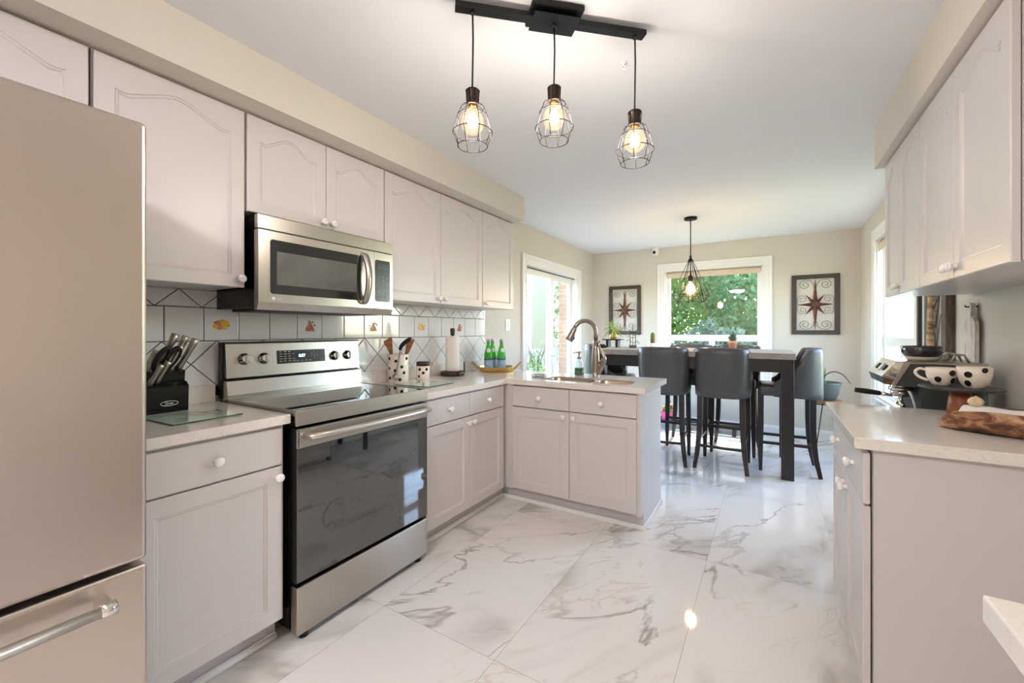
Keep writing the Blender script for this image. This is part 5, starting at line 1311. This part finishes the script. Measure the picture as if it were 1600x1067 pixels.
# white cloth inside / over the rim
TM = Matrix.Translation(tro) @ Matrix.Rotation(tang, 4, 'Z')
mb = MB(); rows = []
for i in range(15):
    x = -.150 + .30 * i / 14
    rows.append([TM @ Vector((x, y, (.070 + .014 * math.cos(y * 26) + .003 * math.sin(x * 46 + y * 30)))) for y in (-.058, -.04, -.02, .0, .02, .04, .058)])
mb.grid(rows, True)
mb.grid([[Vector((p.x, p.y, p.z - .006)) for p in r] for r in rows][::-1], True)
clo = solo('folded_cloth', mb, M['cloth'], 'white cloth lying in the wooden trough', 'cloth')
gc = TM @ Vector((-.118, -.012, .102))
gl = thing('garlic_bulb', 'round cream bulb resting on white cloth in trough', 'garlic', (gc.x, gc.y, gc.z - .018))
mb = MB(); rows = []
for i in range(9):
    t = i / 8; r = .0195 * math.sin(PI * (.1 + .82 * t)) ** .7; rows.append([(gc.x + r * (1 + .06 * math.cos(q * 6 * 2 * PI / 24)) * math.cos(q * PI / 12), gc.y + r * (1 + .06 * math.cos(q * 6 * 2 * PI / 24)) * math.sin(q * PI / 12), gc.z - .017 + .031 * t) for q in range(24)])
mb.grid(rows, True, True); mb.add(rows[0], [tuple(range(24))], True); mb.add(rows[-1], [tuple(range(24))], True); part('bulb', mb, M['garlic'], gl, world=True)
part('stalk', MB().tube([(gc.x, gc.y, gc.z + .010), (gc.x + .003, gc.y, gc.z + .017)], [.006, .004], 8), M['garlic'], gl, world=True)
mb = MB().tube([TM @ Vector((-.02, .05, .118)), TM @ Vector((.06, .0, .095)), TM @ Vector((.135, -.04, .087))], .0025, 6)
solo('dark_stem', mb, M['greensteel'], 'thin dark stem lying across the white cloth', 'stem')

# hanging board and frames on the right wall
hb = thing('hanging_board', 'whitewashed wooden paddle board hanging on right wall', 'wall decor', (XR, 3.0, 1.10))
def wallpoly(pts_, x0, x1):
    return MB().prism(pts_, x0, x1, 'yz')
pp = [(2.915, 1.09), (3.045, 1.09), (3.045, 1.285), (3.04, 1.305), (3.02, 1.32), (3.003, 1.335), (2.998, 1.36)] + [(2.98 + .026 * math.cos(a * PI / 8), 1.375 + .026 * math.sin(a * PI / 8)) for a in range(-2, 11)] + [(2.962, 1.36), (2.957, 1.335), (2.94, 1.32), (2.92, 1.305), (2.915, 1.285)]
mb = wallpoly(pp, XR - .030, XR - .014)
part('board', mb, M['whitewash'], hb, world=True)
part('hook', MB().tube([(XR, 2.98, 1.382), (XR - .042, 2.98, 1.380), (XR - .046, 2.98, 1.388)], .004, 6), M['wire'], hb, world=True)
def wframe(nm, label, y0, y1, z0, z1, fw, mfr, d=.03):
    r = thing(nm, label, 'wall art', (XR, (y0 + y1) / 2, z0))
    mb = MB().box(XR - d, y0, z0, XR - .002, y0 + fw, z1, .003, 1).box(XR - d, y1 - fw, z0, XR - .002, y1, z1, .003, 1).box(XR - d, y0 + fw, z0, XR - .002, y1 - fw, z0 + fw, .003, 1).box(XR - d, y0 + fw, z1 - fw, XR - .002, y1 - fw, z1, .003, 1)
    part('frame', mb, mfr, r, world=True); return r
r = wframe('picture_frame', 'slim dark frame around pale blue-grey panel beside right window', 3.66, 3.86, .95, 1.75, .035, M['frame'])
part('mount', MB().box(XR - .010, 3.69, .98, XR - .004, 3.83, 1.72), mat('pale_blue_grey_panel', (196, 206, 210), .6), r, world=True)
r = wframe('rustic_frame', 'barn wood frame with wire mesh and bare twigs on right wall', 3.27, 3.64, .95, 1.75, .075, M['barn'], .04)
mb = MB(); 
for i in range(9):
    for s in (-1, 1):
        pts_ = []
        for k in range(33): pts_.append((XR - .02, 3.35 + .025 * i + s * (.006 if (k // 2) % 2 else -.006), .96 + .024 * k))
        mb.tube(pts_, .0008, 3)
part('wire_mesh', mb, mat('grey_wire', (176, 178, 176), .5, .3), r, world=True)
part('bark_strip', MB().tube([(XR - .03, 3.555, .97), (XR - .032, 3.56, 1.2), (XR - .03, 3.55, 1.45), (XR - .032, 3.56, 1.73)], [.016, .02, .017, .02], 8), M['bark'], r, world=True)
mb = MB()
for a in (((3.53, 1.0), (3.47, 1.18), (3.40, 1.36)), ((3.50, 1.28), (3.44, 1.42), (3.38, 1.6)), ((3.52, 1.12), (3.50, 1.2), (3.52, 1.28)), ((3.54, 1.40), (3.46, 1.44), (3.40, 1.53))): mb.tube([(XR - .026, y, z) for y, z in a], [.004, .003, .0015], 5)
part('twigs', mb, M['trunk'], r, world=True)

# ------------------------------------------------------------------ outdoors
struct_g = MB().box(-30, YB + WT, -.32, 30, 40, -.30).box(-30, -30, -.32, XL - WT, YB + WT, -.30).box(XR + WT, -30, -.32, 30, YB + WT, -.30).box(XL - WT, -30, -.32, XR + WT, YR - WT, -.30)
g_ = struct('ground', struct_g, M['lawn']); 
mb = MB().box(-5.2, 3.0, -.30, XL - WT, 9.4, -.12); struct('patio', mb, M['paving'])
def foliage(cx, cy, cz, rx_, ry_, rz_, n, size, seed):
    rr = random.Random(seed); mb = MB()
    for q in range(n):
        while True:
            a, b, c_ = rr.uniform(-1, 1), rr.uniform(-1, 1), rr.uniform(-1, 1); d = a * a + b * b + c_ * c_
            if .15 < d < 1: break
        bump_ = 1 + .22 * math.sin(5 * a + seed) * math.sin(4 * c_ + 2 * b)
        p = Vector((cx + rx_ * a * bump_, cy + ry_ * b * bump_, cz + rz_ * c_ * bump_)); s = size * rr.uniform(.6, 1.3)
        n_ = Vector((rr.uniform(-1, 1), rr.uniform(-1, 1), rr.uniform(-.3, 1))).normalized(); t = n_.cross(Vector((rr.uniform(-1, 1), rr.uniform(-1, 1), rr.uniform(-1, 1)))).normalized(); b2 = n_.cross(t)
        mb.add([p - t * s, p - b2 * (s * .45), p + t * s, p + b2 * (s * .45)], [(0, 1, 2, 3)], True)
    return mb
def tree(label, x, y, h, r, seed, m='tleaf', n=11000, size=.066, group='trees beyond the windows'):
    o = thing('garden_tree', label, 'tree', (x, y, -.30), 0, group)
    part('foliage', foliage(x, y, h * .55, r, r * .8, h * .55, n, size, seed), M[m], o, world=True, recalc=False)
    part('trunk', MB().tube([(x, y, -.3), (x + .05, y, h * .3), (x, y, h * .7)], [.12, .09, .04], 8), M['trunk'], o, world=True)
tree('leafy green tree filling left half of back window', -2.75, 10.2, 4.4, 1.6, 11)
tree('leafy blue-green tree at right side of back window', -.15, 10.3, 4.2, 1.25, 12, 'tleaf2')
tree('leafy green tree in middle of back window', -1.5, 12.9, 5.2, 2.4, 13, n=16000)
tree('broad green tree farthest back, seen through gaps in back window', -.6, 16.0, 6.0, 3.2, 17, n=16000, size=.10)
tree('dark green tree beyond the patio door', -9.5, 10.6, 4.0, 1.3, 15, 'tleaf2', 3000)
tree('slim evergreen beside brick pier beyond patio door', -6.2, 12.6, 4.4, .8, 16, 'tleaf2', 3000)
for i, (x, lab) in enumerate(((-2.7, 'low grey-green hedge bush at lower left of back window'), (-.9, 'low grey-green hedge bush at lower middle of back window'), (.9, 'low grey-green hedge bush at lower right of back window'))):
    o = solo('hedge_bush', foliage(x, 9.0, .55, .85, .45, .85, 4200, .05, 30 + i), M['hedge'], lab, 'bush', 'hedge bushes under the back window')
solo('brick_pier', MB().box(-3.0, 6.40, -.12, -2.6, 6.7, 3.2), M['brick'], 'tan brick pier outside the patio door', 'pier')
o = thing('picket_fence', 'white picket railing beyond the patio', 'fence', (-4.05, 6.6, -.12))
part('rail', MB().box(-4.08, 3.6, .82, -4.02, 9.0, .88).box(-4.08, 3.6, .0, -4.02, 9.0, .06), M['fencew'], o, world=True)
for k in range(40): part('picket', MB().box(-4.065, 3.65 + .135 * k, -.12, -4.04, 3.70 + .135 * k, .82), M['fencew'], o, world=True)
o = thing('patio_planter', 'white planter box with bare twigs on the patio', 'planter', (-3.6, 6.55, -.12))
part('box', MB().box(-3.80, 6.55, -.12, -3.45, 6.95, .42, .01), M['fencew'], o, world=True)
mb = MB(); rr = random.Random(9)
for q in range(16):
    a = rr.uniform(0, 2 * PI); mb.tube([(-3.62, 6.75, .4), (-3.62 + .12 * math.cos(a), 6.75 + .12 * math.sin(a), .8), (-3.62 + .3 * math.cos(a), 6.75 + .3 * math.sin(a), rr.uniform(1.0, 1.5))], [.008, .006, .003], 5)
part('twigs', mb, M['trunk'], o, world=True)
mb = foliage(-3.62, 6.75, .6, .25, .25, .3, 300, .04, 4); part('foliage', mb, M['tleaf'], o, world=True, recalc=False)
o = thing('privacy_screen', 'pale green-grey board screen beyond the patio', 'screen', (-5.6, 10.8, -.3))
part('panel', MB().box(-5.62, 10.12, -.3, -5.56, 11.25, 4.2), mat('pale_screen_paint', (146, 144, 126), .8), o, world=True)
